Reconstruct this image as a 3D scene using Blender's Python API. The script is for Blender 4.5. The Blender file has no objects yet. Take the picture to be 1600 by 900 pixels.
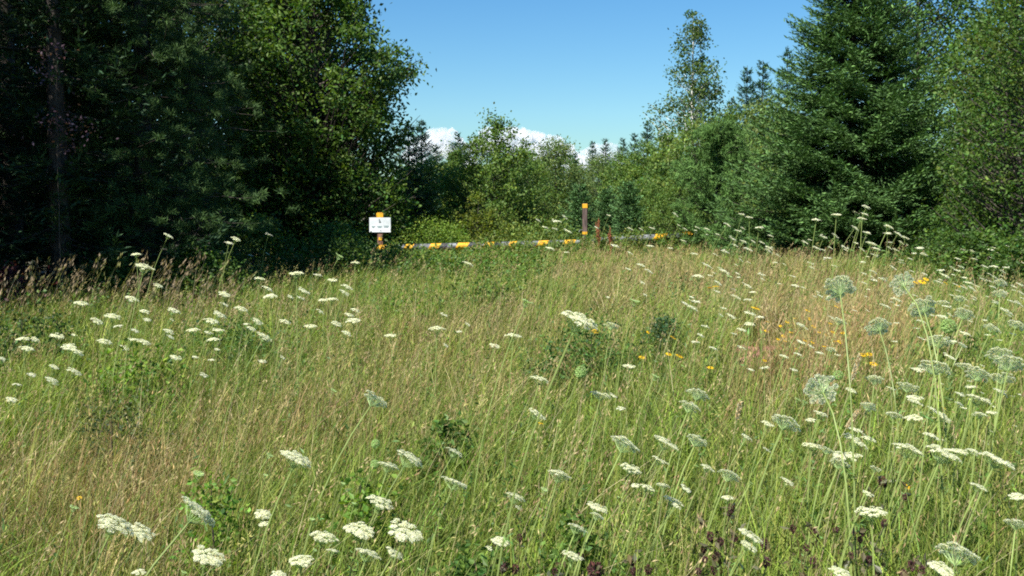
import bpy, math
import numpy as np
from math import radians, sin, cos, pi

# ------------------------------------------------------------------ camera, sky, sun, exposure
CAM_Z, F, PITCH = 1.45, 1570.0, math.atan(110 / 1570.0)
scn = bpy.context.scene
cd = bpy.data.cameras.new('camera')
cam = bpy.data.objects.new('camera', cd)
scn.collection.objects.link(cam)
cd.sensor_width = 36.0
cd.lens = 36.0 * F / 1600.0
cd.clip_start, cd.clip_end = 0.05, 12000
cam.location = (0, 0, CAM_Z)
cam.rotation_euler = (pi / 2 - PITCH, 0, 0)
scn.camera = cam

SUN = np.array([-0.40, -0.50, 0.80]); SUN /= np.linalg.norm(SUN)
EL = math.asin(SUN[2]); AZ = math.atan2(SUN[0], SUN[1])
w = bpy.data.worlds.new('World'); scn.world = w; w.use_nodes = True
nt = w.node_tree; bg = nt.nodes['Background']
sky = nt.nodes.new('ShaderNodeTexSky'); sky.sky_type = 'NISHITA'; sky.sun_disc = False
sky.sun_elevation = EL; sky.sun_rotation = AZ
sky.air_density = 1.25; sky.dust_density = 0.3; sky.ozone_density = 1.3; sky.altitude = 0
hs = nt.nodes.new('ShaderNodeHueSaturation'); hs.inputs['Saturation'].default_value = 1.35
mlt = nt.nodes.new('ShaderNodeVectorMath'); mlt.operation = 'MULTIPLY'; mlt.inputs[1].default_value = (0.60, 0.86, 1.06)
nt.links.new(sky.outputs[0], hs.inputs['Color']); nt.links.new(hs.outputs[0], mlt.inputs[0])
nt.links.new(mlt.outputs[0], bg.inputs[0]); bg.inputs[1].default_value = 0.063
sl = bpy.data.lights.new('sun', 'SUN'); sl.energy = 5.0; sl.angle = radians(0.5); sl.color = (1.0, 0.96, 0.88)
so = bpy.data.objects.new('sun', sl); scn.collection.objects.link(so)
from mathutils import Vector
so.rotation_euler = Vector(SUN).to_track_quat('Z', 'Y').to_euler()
so.location = (-10, -8, 20)
vs = scn.view_settings
vs.view_transform = 'Standard'; vs.look = 'None'; vs.gamma = 1; vs.exposure = 1.06; vs.use_curve_mapping = False
cy = scn.cycles
cy.volume_bounces = 4; cy.volume_max_steps = 256; cy.max_bounces = 6; cy.diffuse_bounces = 3; cy.glossy_bounces = 1; cy.transmission_bounces = 3
cy.transparent_max_bounces = 4; cy.caustics_reflective = False; cy.caustics_refractive = False
cy.use_denoising = False
cy.filter_width = 1.9
scn.render.use_persistent_data = False

# ------------------------------------------------------------------ helpers
COL = scn.collection
rng = np.random.default_rng(7)


def V(*a): return np.array(a, float)


def at(px, py, Y):
    """world point seen at pixel (px,py) of the 1600x900 photo at distance Y along +y"""
    a, b = (px - 800) / F, (450 - py) / F
    d = V(a, cos(PITCH) + b * sin(PITCH), -sin(PITCH) + b * cos(PITCH))
    return V(0, 0, CAM_Z) + d * (Y / d[1])


def project(x, y, z):
    zz = z - CAM_Z
    depth = y * cos(PITCH) - zz * sin(PITCH)
    up = y * sin(PITCH) + zz * cos(PITCH)
    depth = np.maximum(depth, 0.1)
    return 800 + F * x / depth, 450 - F * up / depth


def ground(x, y):
    x = np.asarray(x, float); y = np.asarray(y, float)
    z = np.interp(y, [-40, 3, 8, 14, 22, 35, 50, 80, 160, 600, 3000],
                  [-0.2, 0.0, 0.12, 0.34, 0.38, 0.62, 0.95, 1.5, 2.2, 6, 20])
    k = np.clip((y - 2) / 12, 0, 1)
    z = z + k * 0.035 * np.clip(x, 0, 9) - k * 0.012 * np.clip(-x, 0, 12)
    z = z + .26 * np.clip((x - .2) / 1.3, 0, 1) * np.interp(y, [1.2, 2.6, 6, 11], [0, 1, 1, 0])
    z = z + 0.05 * np.sin(x * 0.9 + 1.3) * np.sin(y * 0.7) * k + 0.03 * np.sin(x * 2.1 + y * 1.7) * np.clip(y / 6, 0, 1)
    return z


def link(o, parent=None):
    COL.objects.link(o)
    if parent is not None: o.parent = parent
    return o


def tag(o, label=None, cat=None, group=None, kind=None):
    if label: o['label'] = label
    if cat: o['category'] = cat
    if group: o['group'] = group
    if kind: o['kind'] = kind
    return o


def thing(name, loc, label, cat, group=None, rz=0.0):
    o = bpy.data.objects.new(name, None); o.empty_display_size = 0.1
    o.location = tuple(loc); o.rotation_euler = (0, 0, rz)
    link(o); return tag(o, label, cat, group)


class G:
    """collects quads with a colour per vertex and makes one mesh of them"""
    def __init__(s): s.v = []; s.f = []; s.c = []; s.m = []; s.n = 0

    def add(s, v, f, c, m=0):
        v = np.asarray(v, float).reshape(-1, 3); f = np.asarray(f, int).reshape(-1, 4)
        c = np.asarray(c, float)
        if c.ndim == 1: c = np.tile(c[:3], (len(v), 1))
        s.v.append(v); s.f.append(f + s.n); s.c.append(c[:, :3]); s.m.append(np.full(len(f), m)); s.n += len(v)

    def mesh(s, name, mats, smooth=False):
        v = np.concatenate(s.v); f = np.concatenate(s.f); c = np.concatenate(s.c); m = np.concatenate(s.m)
        me = bpy.data.meshes.new(name)
        me.vertices.add(len(v)); me.vertices.foreach_set('co', v.astype(np.float32).ravel())
        me.loops.add(len(f) * 4); me.loops.foreach_set('vertex_index', f.astype(np.int32).ravel())
        me.polygons.add(len(f))
        me.polygons.foreach_set('loop_start', np.arange(0, len(f) * 4, 4, dtype=np.int32))
        if not isinstance(mats, (list, tuple)): mats = [mats]
        for k in mats: me.materials.append(k)
        me.polygons.foreach_set('material_index', m.astype(np.int32))
        me.polygons.foreach_set('use_smooth', np.full(len(f), bool(smooth)))
        a = me.color_attributes.new('Col', 'FLOAT_COLOR', 'POINT')
        cc = np.ones((len(v), 4), np.float32); cc[:, :3] = np.clip(c, 0, 1)
        a.data.foreach_set('color', cc.ravel())
        me.update(calc_edges=True)
        return me

    def build(s, name, mats, parent=None, smooth=False):
        return link(bpy.data.objects.new(name, s.mesh(name, mats, smooth)), parent)


def unit(a): return a / np.maximum(np.linalg.norm(a, axis=-1, keepdims=True), 1e-9)


def tube(g, pts, rad, col, sides=5, m=0):
    pts = np.asarray(pts, float); k = len(pts); rad = np.broadcast_to(np.asarray(rad, float), (k,))
    t = unit(np.gradient(pts, axis=0))
    ref = np.where(np.abs(t[:, 2:3]) > 0.9, V(1, 0, 0)[None], V(0, 0, 1)[None])
    a = unit(np.cross(t, ref)); b = np.cross(t, a)
    ang = np.linspace(0, 2 * pi, sides, endpoint=False)
    ring = pts[:, None] + rad[:, None, None] * (np.cos(ang)[None, :, None] * a[:, None] + np.sin(ang)[None, :, None] * b[:, None])
    i = np.arange(k - 1)[:, None] * sides; j = np.arange(sides)[None]; j2 = (j + 1) % sides
    f = np.stack([i + j, i + j2, i + sides + j2, i + sides + j], -1).reshape(-1, 4)
    g.add(ring.reshape(-1, 3), f, col, m)


def leaves(g, c, ax, nrm, L, W, col, fold=0.12, m=0):
    c = np.asarray(c, float); n = len(c)
    if n == 0: return
    ax = unit(ax); s = unit(np.cross(nrm, ax)); nn = np.cross(ax, s)
    L = np.broadcast_to(L, (n,))[:, None]; W = np.broadcast_to(W, (n,))[:, None]
    v = np.stack([c - ax * L / 2, c + s * W / 2 + nn * W * fold - ax * L * .08, c + ax * L / 2, c - s * W / 2 + nn * W * fold - ax * L * .08], 1)
    f = np.arange(n * 4).reshape(n, 4)
    g.add(v.reshape(-1, 3), f, np.repeat(col, 4, axis=0), m)


def blades(g, base, h, w, leand, lean, colb, colt, segs=3, r=rng):
    n = len(base); fa = r.uniform(0, pi, n)
    side = np.stack([np.cos(fa), np.sin(fa), np.zeros(n)], 1)
    t = np.linspace(0, 1, segs + 1)
    rows = []; cols = []
    for k in t:
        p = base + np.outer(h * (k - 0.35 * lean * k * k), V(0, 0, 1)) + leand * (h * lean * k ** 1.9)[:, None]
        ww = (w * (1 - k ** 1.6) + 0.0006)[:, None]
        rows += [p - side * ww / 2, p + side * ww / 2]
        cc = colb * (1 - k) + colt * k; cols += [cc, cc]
    v = np.stack(rows, 1).reshape(-1, 3); c = np.stack(cols, 1).reshape(-1, 3)
    q = np.array([[2 * i, 2 * i + 1, 2 * i + 3, 2 * i + 2] for i in range(segs)])
    f = (np.arange(n)[:, None, None] * (2 * (segs + 1)) + q[None]).reshape(-1, 4)
    g.add(v, f, c)


def rdir(n, r=rng):
    return unit(r.normal(size=(n, 3)))


# ------------------------------------------------------------------ materials
def mat_leaf(name, trans=0.3, rough=0.5, spec=0.25, tint=(1.25, 1.3, 0.5)):
    m = bpy.data.materials.new(name); m.use_nodes = True; t = m.node_tree; t.nodes.clear()
    out = t.nodes.new('ShaderNodeOutputMaterial'); at_ = t.nodes.new('ShaderNodeAttribute'); at_.attribute_name = 'Col'
    p = t.nodes.new('ShaderNodeBsdfPrincipled'); p.inputs['Roughness'].default_value = rough
    p.inputs['Specular IOR Level'].default_value = spec
    nz = t.nodes.new('ShaderNodeTexNoise'); nz.inputs['Scale'].default_value = 9; nz.inputs['Detail'].default_value = 2
    tc = t.nodes.new('ShaderNodeTexCoord'); t.links.new(tc.outputs['Object'], nz.inputs['Vector'])
    mr = t.nodes.new('ShaderNodeMapRange'); mr.inputs['To Min'].default_value = 0.75; mr.inputs['To Max'].default_value = 1.25
    t.links.new(nz.outputs['Fac'], mr.inputs['Value'])
    mu = t.nodes.new('ShaderNodeVectorMath'); mu.operation = 'SCALE'
    t.links.new(at_.outputs['Color'], mu.inputs[0]); t.links.new(mr.outputs[0], mu.inputs['Scale'])
    t.links.new(mu.outputs[0], p.inputs['Base Color'])
    tr = t.nodes.new('ShaderNodeBsdfTranslucent'); m2 = t.nodes.new('ShaderNodeVectorMath'); m2.operation = 'MULTIPLY'
    m2.inputs[1].default_value = tint; t.links.new(mu.outputs[0], m2.inputs[0]); t.links.new(m2.outputs[0], tr.inputs['Color'])
    mx = t.nodes.new('ShaderNodeMixShader'); mx.inputs[0].default_value = trans
    t.links.new(p.outputs[0], mx.inputs[1]); t.links.new(tr.outputs[0], mx.inputs[2]); t.links.new(mx.outputs[0], out.inputs[0])
    return m


def mat_noise(name, c1, c2, scale=6, rough=0.85, detail=5, bump=0.3, stretch=(1, 1, 1), metal=0.0, lo=0.35, hi=0.65):
    m = bpy.data.materials.new(name); m.use_nodes = True; t = m.node_tree; p = t.nodes['Principled BSDF']
    tc = t.nodes.new('ShaderNodeTexCoord'); mp = t.nodes.new('ShaderNodeMapping'); mp.inputs['Scale'].default_value = stretch
    nz = t.nodes.new('ShaderNodeTexNoise'); nz.inputs['Scale'].default_value = scale; nz.inputs['Detail'].default_value = detail
    t.links.new(tc.outputs['Object'], mp.inputs[0]); t.links.new(mp.outputs[0], nz.inputs['Vector'])
    cr = t.nodes.new('ShaderNodeValToRGB'); cr.color_ramp.elements[0].position = lo; cr.color_ramp.elements[1].position = hi
    cr.color_ramp.elements[0].color = (*c1, 1); cr.color_ramp.elements[1].color = (*c2, 1)
    t.links.new(nz.outputs['Fac'], cr.inputs[0]); t.links.new(cr.outputs[0], p.inputs['Base Color'])
    p.inputs['Roughness'].default_value = rough; p.inputs['Metallic'].default_value = metal
    b = t.nodes.new('ShaderNodeBump'); b.inputs['Strength'].default_value = bump
    t.links.new(nz.outputs['Fac'], b.inputs['Height']); t.links.new(b.outputs[0], p.inputs['Normal'])
    return m


M_LEAF = mat_leaf('broad_leaf', 0.4)
M_NEEDLE = mat_leaf('needle', 0.15, 0.6, 0.15, (1.1, 1.2, 0.6))
M_GRASS = mat_leaf('grass', 0.35, 0.55, 0.2, (1.1, 1.15, 0.6))
M_PETAL = mat_leaf('white_petal', 0.66, 0.7, 0.1, (1.1, 1.12, 0.92))
M_YELLOW = mat_leaf('yellow_petal', 0.3, 0.5, 0.2, (1.1, 0.9, 0.4))
M_STEM = mat_leaf('stem', 0.1, 0.5, 0.3)
M_SEED = mat_leaf('dry_seed', 0.0, 0.8, 0.1)
M_BARK = mat_noise('dark_bark', (0.02, 0.016, 0.012), (0.075, 0.058, 0.045), 9, stretch=(3, 3, .6))
M_BIRCH = mat_noise('birch_bark', (0.12, 0.10, 0.08), (0.72, 0.70, 0.64), 7, stretch=(.6, .6, 2.5), lo=.3, hi=.42)
M_SOIL = mat_noise('soil', (0.035, 0.03, 0.015), (0.10, 0.085, 0.04), 1.6, detail=8)
M_REDSOIL = mat_noise('red_soil', (0.22, 0.09, 0.06), (0.38, 0.19, 0.13), 9, detail=8)
M_CLOUD = mat_noise('cloud', (0.86, 0.87, 0.88), (0.92, 0.92, 0.92), 0.02, rough=1, bump=0)
M_STEEL = mat_noise('galvanised_steel', (0.08, 0.085, 0.09), (0.22, 0.23, 0.24), 9, rough=.6, bump=.1, metal=.1)
M_TAPE = mat_noise('yellow_tape', (0.50, 0.27, 0.02), (0.82, 0.42, 0.02), 16, rough=.4, bump=.03)
M_BLACK = mat_noise('black_tape', (0.02, 0.02, 0.025), (0.05, 0.05, 0.055), 25, rough=.5, bump=.03)
M_WOOD = mat_noise('red_brown_wood', (0.10, 0.05, 0.035), (0.24, 0.13, 0.09), 11, stretch=(4, 4, .5))
M_DWOOD = mat_noise('weathered_wood', (0.05, 0.035, 0.03), (0.15, 0.10, 0.085), 11, stretch=(4, 4, .5))
M_SIGN = mat_noise('sign_white', (0.50, 0.54, 0.55), (0.68, 0.71, 0.72), 7, rough=.45, bump=.02)
M_INK = mat_noise('sign_ink', (0.05, 0.07, 0.08), (0.10, 0.13, 0.14), 30, rough=.6, bump=0)
M_INK2 = mat_noise('sign_ink_teal', (0.16, 0.28, 0.28), (0.26, 0.36, 0.36), 30, rough=.6, bump=0)

# ------------------------------------------------------------------ ground
def build_ground():
    xs = np.concatenate([[-3000, -1200, -500, -220], np.linspace(-110, -16, 24), np.linspace(-15, 15, 101), np.linspace(16, 110, 24), [220, 500, 1200, 3000]])
    ys = np.concatenate([[-300, -100, -40, -15, -5], np.linspace(-2, 26, 90), np.linspace(27, 120, 60), [160, 240, 400, 700, 1300, 2200, 3000]])
    X, Y = np.meshgrid(xs, ys); Z = ground(X, Y)
    n = len(xs); mrows = len(ys)
    i = np.arange(mrows - 1)[:, None] * n; j = np.arange(n - 1)[None]
    f = np.stack([i + j, i + j + 1, i + n + j + 1, i + n + j], -1).reshape(-1, 4)
    g = G(); g.add(np.stack([X, Y, Z], -1).reshape(-1, 3), f, V(.1, .1, .05))
    o = g.build('ground', M_SOIL, smooth=True); tag(o, kind='structure')
    # bare patch of red soil showing through the grass
    c = at(1186, 580, 7.2); r = np.linspace(0, 1, 6); a = np.linspace(0, 2 * pi, 28, endpoint=False)
    pts = []
    for rr in r:
        for aa in a:
            k = 1 + .25 * sin(3 * aa + 1) + .15 * sin(5 * aa)
            x = 1.95 + rr * .42 * k * cos(aa); y = 8.1 + rr * .75 * k * sin(aa)
            pts.append((x, y, float(ground(x, y)) + 0.004 + .10 * (1 - rr ** 2)))
    f = [[i * 28 + j, i * 28 + (j + 1) % 28, (i + 1) * 28 + (j + 1) % 28, (i + 1) * 28 + j] for i in range(5) for j in range(28)]
    g = G(); g.add(pts, f, V(.3, .12, .08)); o = g.build('bare_soil', M_REDSOIL, smooth=True); tag(o, kind='structure')
build_ground()


M_CLOUDV = bpy.data.materials.new('cloud_vapour'); M_CLOUDV.use_nodes = True
_t = M_CLOUDV.node_tree; _t.nodes.clear(); _o = _t.nodes.new('ShaderNodeOutputMaterial'); _v = _t.nodes.new('ShaderNodeVolumePrincipled')
_v.inputs['Density'].default_value = 0.05; _v.inputs['Color'].default_value = (.99, .99, .99, 1); _v.inputs['Anisotropy'].default_value = 0.2
_t.links.new(_v.outputs[0], _o.inputs['Volume'])

def build_clouds():
    r = np.random.default_rng(3)
    g = G(); D = 2600.0
    # unit sphere grid
    nu, nv = 28, 16
    uu, vv = np.meshgrid(np.linspace(0, 2 * pi, nu, endpoint=False), np.linspace(0.02, pi - 0.02, nv))
    S = np.stack([np.sin(vv) * np.cos(uu), np.sin(vv) * np.sin(uu), np.cos(vv)], -1).reshape(-1, 3)
    i = np.arange(nv - 1)[:, None] * nu; j = np.arange(nu)[None]; j2 = (j + 1) % nu
    Fq = np.stack([i + j, i + nu + j, i + nu + j2, i + j2], -1).reshape(-1, 4)
    def puff(px, py, rp):
        c = at(px, py, D + r.uniform(-30, 30)); R = rp * D / F
        ph = r.uniform(0, 6, 6)
        d = 1 + .10 * np.sin(5 * S[:, 0] + ph[0]) * np.sin(5 * S[:, 2] + ph[1]) + .08 * np.sin(11 * S[:, 0] + ph[2]) * np.cos(10 * S[:, 2] + ph[3]) + .05 * np.sin(19 * S[:, 2] + ph[4]) * np.cos(17 * S[:, 1] + ph[5])
        g.add(c + S * R * d[:, None], Fq, V(.9, .9, .9))
    top = [(655, 212), (680, 200), (700, 198), (716, 212), (735, 232), (748, 205), (765, 198), (790, 200), (815, 198), (835, 204), (855, 210), (872, 212), (884, 222), (895, 234), (908, 238), (918, 230), (930, 224), (950, 222), (975, 230), (1000, 245)]
    tx = [a for a, b in top]; ty = [b for a, b in top]
    for x in np.arange(640, 965, 7):
        y0 = np.interp(x, tx, ty) - 1
        for k in range(4):
            rp = r.uniform(5, 12) * (1 + k * .15)
            puff(x + r.uniform(-3, 3), y0 + rp + k * 7 + r.uniform(-1, 2.5), rp)
    o = g.build('cloud', M_CLOUDV, smooth=True); tag(o, kind='structure')
build_clouds()

# ------------------------------------------------------------------ vegetation builders
def jitter_cols(base, n, r, var=0.22, hue=0.12):
    base = np.asarray(base, float)
    if base[1] > base[0] and base[1] < .25: base = base * V(1.10, 1.04, .82)
    b = np.exp(r.normal(0, var, n))[:, None]
    h = r.normal(0, hue, n)[:, None]
    return np.clip(base[None] * b * (1 + h * V(1.2, 0.2, -0.6)[None]), 0.003, 1)


def broad_crown(g, wood, r, H, R, prof, nclump, per, cr, leaf, cols, z0=0.1, squash=0.7, bark_r=None, lumps=0.25, up=0.6, barkcol=V(.1, .08, .06), droop=0.0, limbs=1.0):
    """prof: list of (height fraction, radius fraction). Fills crown volume with leaf clumps and joins each to the trunk."""
    pz = [a for a, b in prof]; pr = [b for a, b in prof]
    bark_r = bark_r or H * 0.012
    zz = np.linspace(0, H * .96, 12)
    tx = np.cumsum(r.normal(0, .012 * H / 6, 12)); ty = np.cumsum(r.normal(0, .012 * H / 6, 12)); tx[0] = ty[0] = 0
    tube(wood, np.stack([tx, ty, zz], 1), np.linspace(bark_r * 1.25, bark_r * .12, 12), barkcol, 7)
    ph = r.uniform(0, 6.3, 6)
    for i in range(nclump):
        while True:
            zf = r.uniform(z0, 1.0); rr = np.interp(zf, pz, pr)
            if r.uniform() < rr + 0.05: break
        a = r.uniform(0, 2 * pi)
        lump = 1 + lumps * (sin(2 * a + ph[0] + 5 * zf) * .5 + sin(3 * a + ph[1] - 9 * zf) * .35 + sin(5 * a + ph[2] + 17 * zf) * .3)
        rad = R * rr * lump * r.uniform() ** 0.38
        tz = zf * H
        k = np.interp(tz, zz, tx), np.interp(tz, zz, ty)
        c = V(k[0] + rad * cos(a), k[1] + rad * sin(a), tz)
        s = cr * r.uniform(.6, 1.35)
        n = int(per * r.uniform(.6, 1.4))
        q = r.normal(size=(n, 3)) * .55; q[:, 2] *= squash
        q[:, 2] -= droop * (q[:, 0] ** 2 + q[:, 1] ** 2)
        P = c + q * s
        nr = unit(r.normal(size=(n, 3)) + V(0, 0, up) + unit(q) * .35)
        ax = np.cross(nr, rdir(n, r)) + q * .3
        cc = jitter_cols(cols[r.integers(len(cols))], n, r) * math.exp(r.normal(0, .13))
        leaves(g, P, ax, nr, leaf * r.uniform(.7, 1.25, n), leaf * .62 * r.uniform(.7, 1.2, n), cc)
        if r.uniform() < limbs:
            st = max(tz - rad * r.uniform(.5, .95), H * .06)
            p0 = V(np.interp(st, zz, tx), np.interp(st, zz, ty), st)
            mid = (p0 + c) / 2 + V(0, 0, -.06 * rad) + r.normal(0, .03, 3) * rad
            r0 = bark_r * (.1 + .25 * (1 - zf)) * min(1, rad / R + .3)
            tube(wood, [p0, mid, c, c + (c - mid) * .3 + V(0, 0, .02)], [r0, r0 * .6, r0 * .3, r0 * .1], barkcol, 4)


def spruce_crown(g, wood, r, H, R, cols, dz=.26, z0=.03, nl=.075, nw=.02, power=.9, twig_step=.085, dens=1.0, tilt=-.12, barkcol=V(.1, .08, .06), ragged=.2, br=(6, 9), fill=1.0):
    tube(wood, np.stack([np.zeros(8), np.zeros(8), np.linspace(0, H, 8)], 1), np.linspace(H * .016, H * .0015, 8), barkcol, 7)
    C = []; A = []; N = []; K = []
    z = z0 * H
    while z < H * .985:
        frac = z / H
        Lm = R * (1 - frac) ** power * min(1, .78 + frac * 2) + .05
        nb = r.integers(*br) if frac < .85 else 5
        a0 = r.uniform(0, 6.3)
        for b in range(nb):
            a = a0 + b * 2 * pi / nb + r.normal(0, .18)
            L = Lm * (1 + r.normal(0, ragged)); L = max(L, .06)
            zz = z + r.normal(0, dz * .25)
            n = max(4, int(L / twig_step)); t = np.linspace(0, 1, n + 1)
            rise = tilt + .28 * frac + r.normal(0, .06)
            out = V(cos(a), sin(a), 0); sd = V(-sin(a), cos(a), 0)
            P = np.outer(t * L, out) + np.outer(L * (rise * t - .10 * np.sin(pi * t) + .12 * t ** 3), V(0, 0, 1)) + np.outer(L * .06 * np.sin(t * 5 + a), sd) + V(0, 0, zz)
            if L > .25: tube(wood, P[::max(1, n // 4)], np.linspace(.007 * L + .003, .002, len(P[::max(1, n // 4)])), barkcol, 3)
            for i in range(1, n + 1):
                if t[i] < .12: continue
                T = unit(P[i] - P[i - 1])
                tl = (.42 * L * (1 - t[i]) ** .8 + .07) * min(1, .35 + t[i] * 2.5)
                for sgn in (-1, 1, 0):
                    if sgn == 0 and i < n: dirs = T; tl2 = twig_step * 1.2
                    else: dirs = unit(T * .75 + sd * sgn * .8 + V(0, 0, r.normal(-.05, .07))); tl2 = tl * r.uniform(.7, 1.15)
                    if sgn == 0 and i == n: dirs = T; tl2 = nl * 1.5
                    m = max(2, int(tl2 / (nl * .42) * dens))
                    u = (np.arange(m) + r.uniform(0, 1)) / m
                    C.append(P[i] + np.outer(u * tl2, dirs) + V(0, 0, -.04) * (u ** 2)[:, None] * tl2 * 3 + r.normal(0, nl * .10, (m, 3)))
                    A.append(np.tile(dirs, (m, 1)) + r.normal(0, .38, (m, 3)) + V(0, 0, .12))
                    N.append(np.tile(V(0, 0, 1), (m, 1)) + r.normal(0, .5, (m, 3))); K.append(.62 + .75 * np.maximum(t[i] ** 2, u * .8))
        z += dz * (1 - .45 * frac) * r.uniform(.85, 1.15)
    C = np.concatenate(C); A = np.concatenate(A); N = np.concatenate(N); n = len(C)
    # needles get lighter towards branch and twig tips, with random variation
    idx = r.integers(len(cols), size=n)
    base = np.asarray(cols)[idx]
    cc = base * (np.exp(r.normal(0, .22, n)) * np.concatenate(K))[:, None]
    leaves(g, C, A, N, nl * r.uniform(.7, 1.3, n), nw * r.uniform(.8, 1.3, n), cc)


def pine_crown(g, wood, r, H, R, cols, prof, nl=.11, nw=.009, ntuft=900, per=34, z0=.1, barkcol=V(.1, .08, .06), bare=False, cl=.16, upsweep=.2):
    pz = [a for a, b in prof]; pr = [b for a, b in prof]
    tube(wood, np.stack([np.zeros(8), np.zeros(8), np.linspace(0, H * .97, 8)], 1), np.linspace(H * .02, H * .003, 8), barkcol, 8)
    C = []; A = []
    nb = max(10, int(ntuft / 16))
    for b in range(nb):
        while True:
            zf = r.uniform(z0, 1)
            if r.uniform() < np.interp(zf, pz, pr) + .1: break
        a = r.uniform(0, 2 * pi); L = R * np.interp(zf, pz, pr) * r.uniform(.6, 1.12) + .1
        zz = zf * H; out = V(cos(a), sin(a), 0); sd = V(-sin(a), cos(a), 0)
        t = np.linspace(0, 1, 6)
        P = np.outer(t * L, out) + np.outer(L * (-.12 * t + upsweep * t * t + r.normal(0, .06) * t), V(0, 0, 1)) + np.outer(L * .1 * np.sin(3 * t + b), sd) + V(0, 0, zz - L * .1)
        tube(wood, P, np.linspace(.009 * L + .003, .003, 6), barkcol, 4)
        for k in range(int(ntuft / nb)):
            tt = 1 - r.uniform() ** 1.6 * .75
            p = np.array([np.interp(tt, t, P[:, i]) for i in range(3)])
            off = V(*(r.normal(0, 1, 3) * V(.8, .8, .24))) * cl * (1.2 - .3 * tt) * (0.5 + L)
            q = p + off
            if r.uniform() < .4: tube(wood, [p, (p + q) / 2 + V(0, 0, -.02), q], [.006, .004, .002], barkcol, 3)
            n = int(per * r.uniform(.7, 1.3))
            d = unit(rdir(n, r) + out * .45 + V(0, 0, .45))
            ln = nl * r.uniform(.5, 1, n)[:, None]
            C.append(q + d * ln * .5 + r.normal(0, .03, (n, 3)) * V(1, 1, .6)); A.append(d * ln)
    C = np.concatenate(C); A = np.concatenate(A); n = len(C)
    ln = np.linalg.norm(A, axis=1)
    base = np.asarray(cols)[r.integers(len(cols), size=n)] * np.exp(r.normal(0, .2, n))[:, None]
    leaves(g, C, A, rdir(n, r), ln, nw * r.uniform(.8, 1.3, n), base)


def tree(name, x, y, label, maker, cat='tree', group=None, barkmat=None, crownmat=None, rz=0, sink=.05, crown='crown', trunk='trunk'):
    z = float(ground(x, y)) - sink
    t = thing(name, (x, y, z), label, cat, group, rz)
    g = G(); wd = G(); maker(g, wd)
    c = g.build(crown, crownmat or M_LEAF, t); k = wd.build(trunk, barkmat or M_BARK, t, smooth=True)
    return t


def copy_tree(src, x, y, label, s=1.0, rz=0.0, group=None, sz=None, name=None, sink=.05):
    r_ = src.copy(); COL.objects.link(r_)
    r_.location = (x, y, float(ground(x, y)) - sink); r_.scale = (s, s, sz or s); r_.rotation_euler = (0, 0, rz)
    r_['label'] = label
    if group: r_['group'] = group
    for ch in src.children:
        c = ch.copy(); COL.objects.link(c); c.parent = r_
    return r_


def X(px, Y): return (px - 800) / F * Y

#LEFT SIDE ------------------------------------------------------------
R_ = np.random.default_rng
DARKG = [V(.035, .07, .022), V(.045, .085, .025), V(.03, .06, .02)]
MIDG = [V(.062, .122, .028), V(.076, .142, .032), V(.055, .11, .03)]
BRIG = [V(.08, .15, .03), V(.10, .17, .035), V(.065, .13, .03)]
BLUG = [V(.035, .085, .05), V(.045, .10, .055), V(.03, .075, .045)]
SPRG = [V(.07, .135, .04), V(.09, .165, .046), V(.058, .115, .038)]
full = [(0, .55), (.12, .9), (.35, 1), (.6, .92), (.8, .7), (.93, .42), (1, .1)]
bushp = [(0, .8), (.2, 1), (.5, .95), (.8, .65), (1, .15)]
slim = [(0, .15), (.25, .45), (.45, .9), (.6, 1), (.8, .7), (.92, .4), (1, .08)]

tree('leafy_tree', X(492, 24.5), 24.5, 'large leafy green tree at the left of the meadow gap, behind the white sign',
     lambda g, w_: broad_crown(g, w_, R_(11), 9.6, 2.55, [(0, .82), (.15, .86), (.3, .86), (.40, .9), (.47, 1.02), (.52, .96), (.57, .72), (.66, .56), (.74, .4), (.85, .3), (1, .1)], 680, 95, .36, .11, MIDG + [BRIG[0]], z0=.03, bark_r=.15, lumps=.22),
     group=None)
tree('leafy_tree', X(395, 27.5), 27.5, 'taller leafy tree rising between the dark pine and the large leafy tree',
     lambda g, w_: broad_crown(g, w_, R_(111), 12.0, 2.3, full, 520, 75, .45, .12, MIDG, z0=.03, bark_r=.15, lumps=.22))
PINEP = [(0, .7), (.15, 1), (.45, .95), (.75, .65), (1, .15)]
tree('pine_tree', X(228, 13.5), 13.5, 'dark pine with soft needle tufts, left of the large leafy tree',
     lambda g, w_: pine_crown(g, w_, R_(12), 8.0, 1.08, [V(.04, .08, .025), V(.055, .10, .03), V(.065, .115, .032)], PINEP, nl=.10, nw=.009, ntuft=3200, per=64, z0=.04, cl=.26, upsweep=.15), crownmat=M_NEEDLE)
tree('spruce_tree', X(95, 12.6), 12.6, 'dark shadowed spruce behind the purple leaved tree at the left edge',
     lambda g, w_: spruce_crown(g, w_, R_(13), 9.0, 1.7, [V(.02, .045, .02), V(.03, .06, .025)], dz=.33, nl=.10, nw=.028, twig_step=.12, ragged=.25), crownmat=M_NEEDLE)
tree('purple_tree', X(97, 11.2), 11.2, 'purple leaved tree with thin bare twigs before the dark spruce',
     lambda g, w_: broad_crown(g, w_, R_(14), 3.2, .36, [(0, .05), (.5, .1), (.7, .8), (.85, 1), (1, .3)], 15, 20, .17, .045, [V(.055, .032, .045), V(.09, .055, .075)], z0=.6, bark_r=.006, barkcol=V(.03, .02, .02)))
tree('purple_shrub', X(18, 10.8), 10.8, 'low dark red leaved shrub at the foot of the left spruces',
     lambda g, w_: broad_crown(g, w_, R_(15), .75, .35, bushp, 40, 40, .17, .05, [V(.06, .015, .02), V(.04, .03, .02)], z0=.1, bark_r=.02), cat='shrub')
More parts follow.
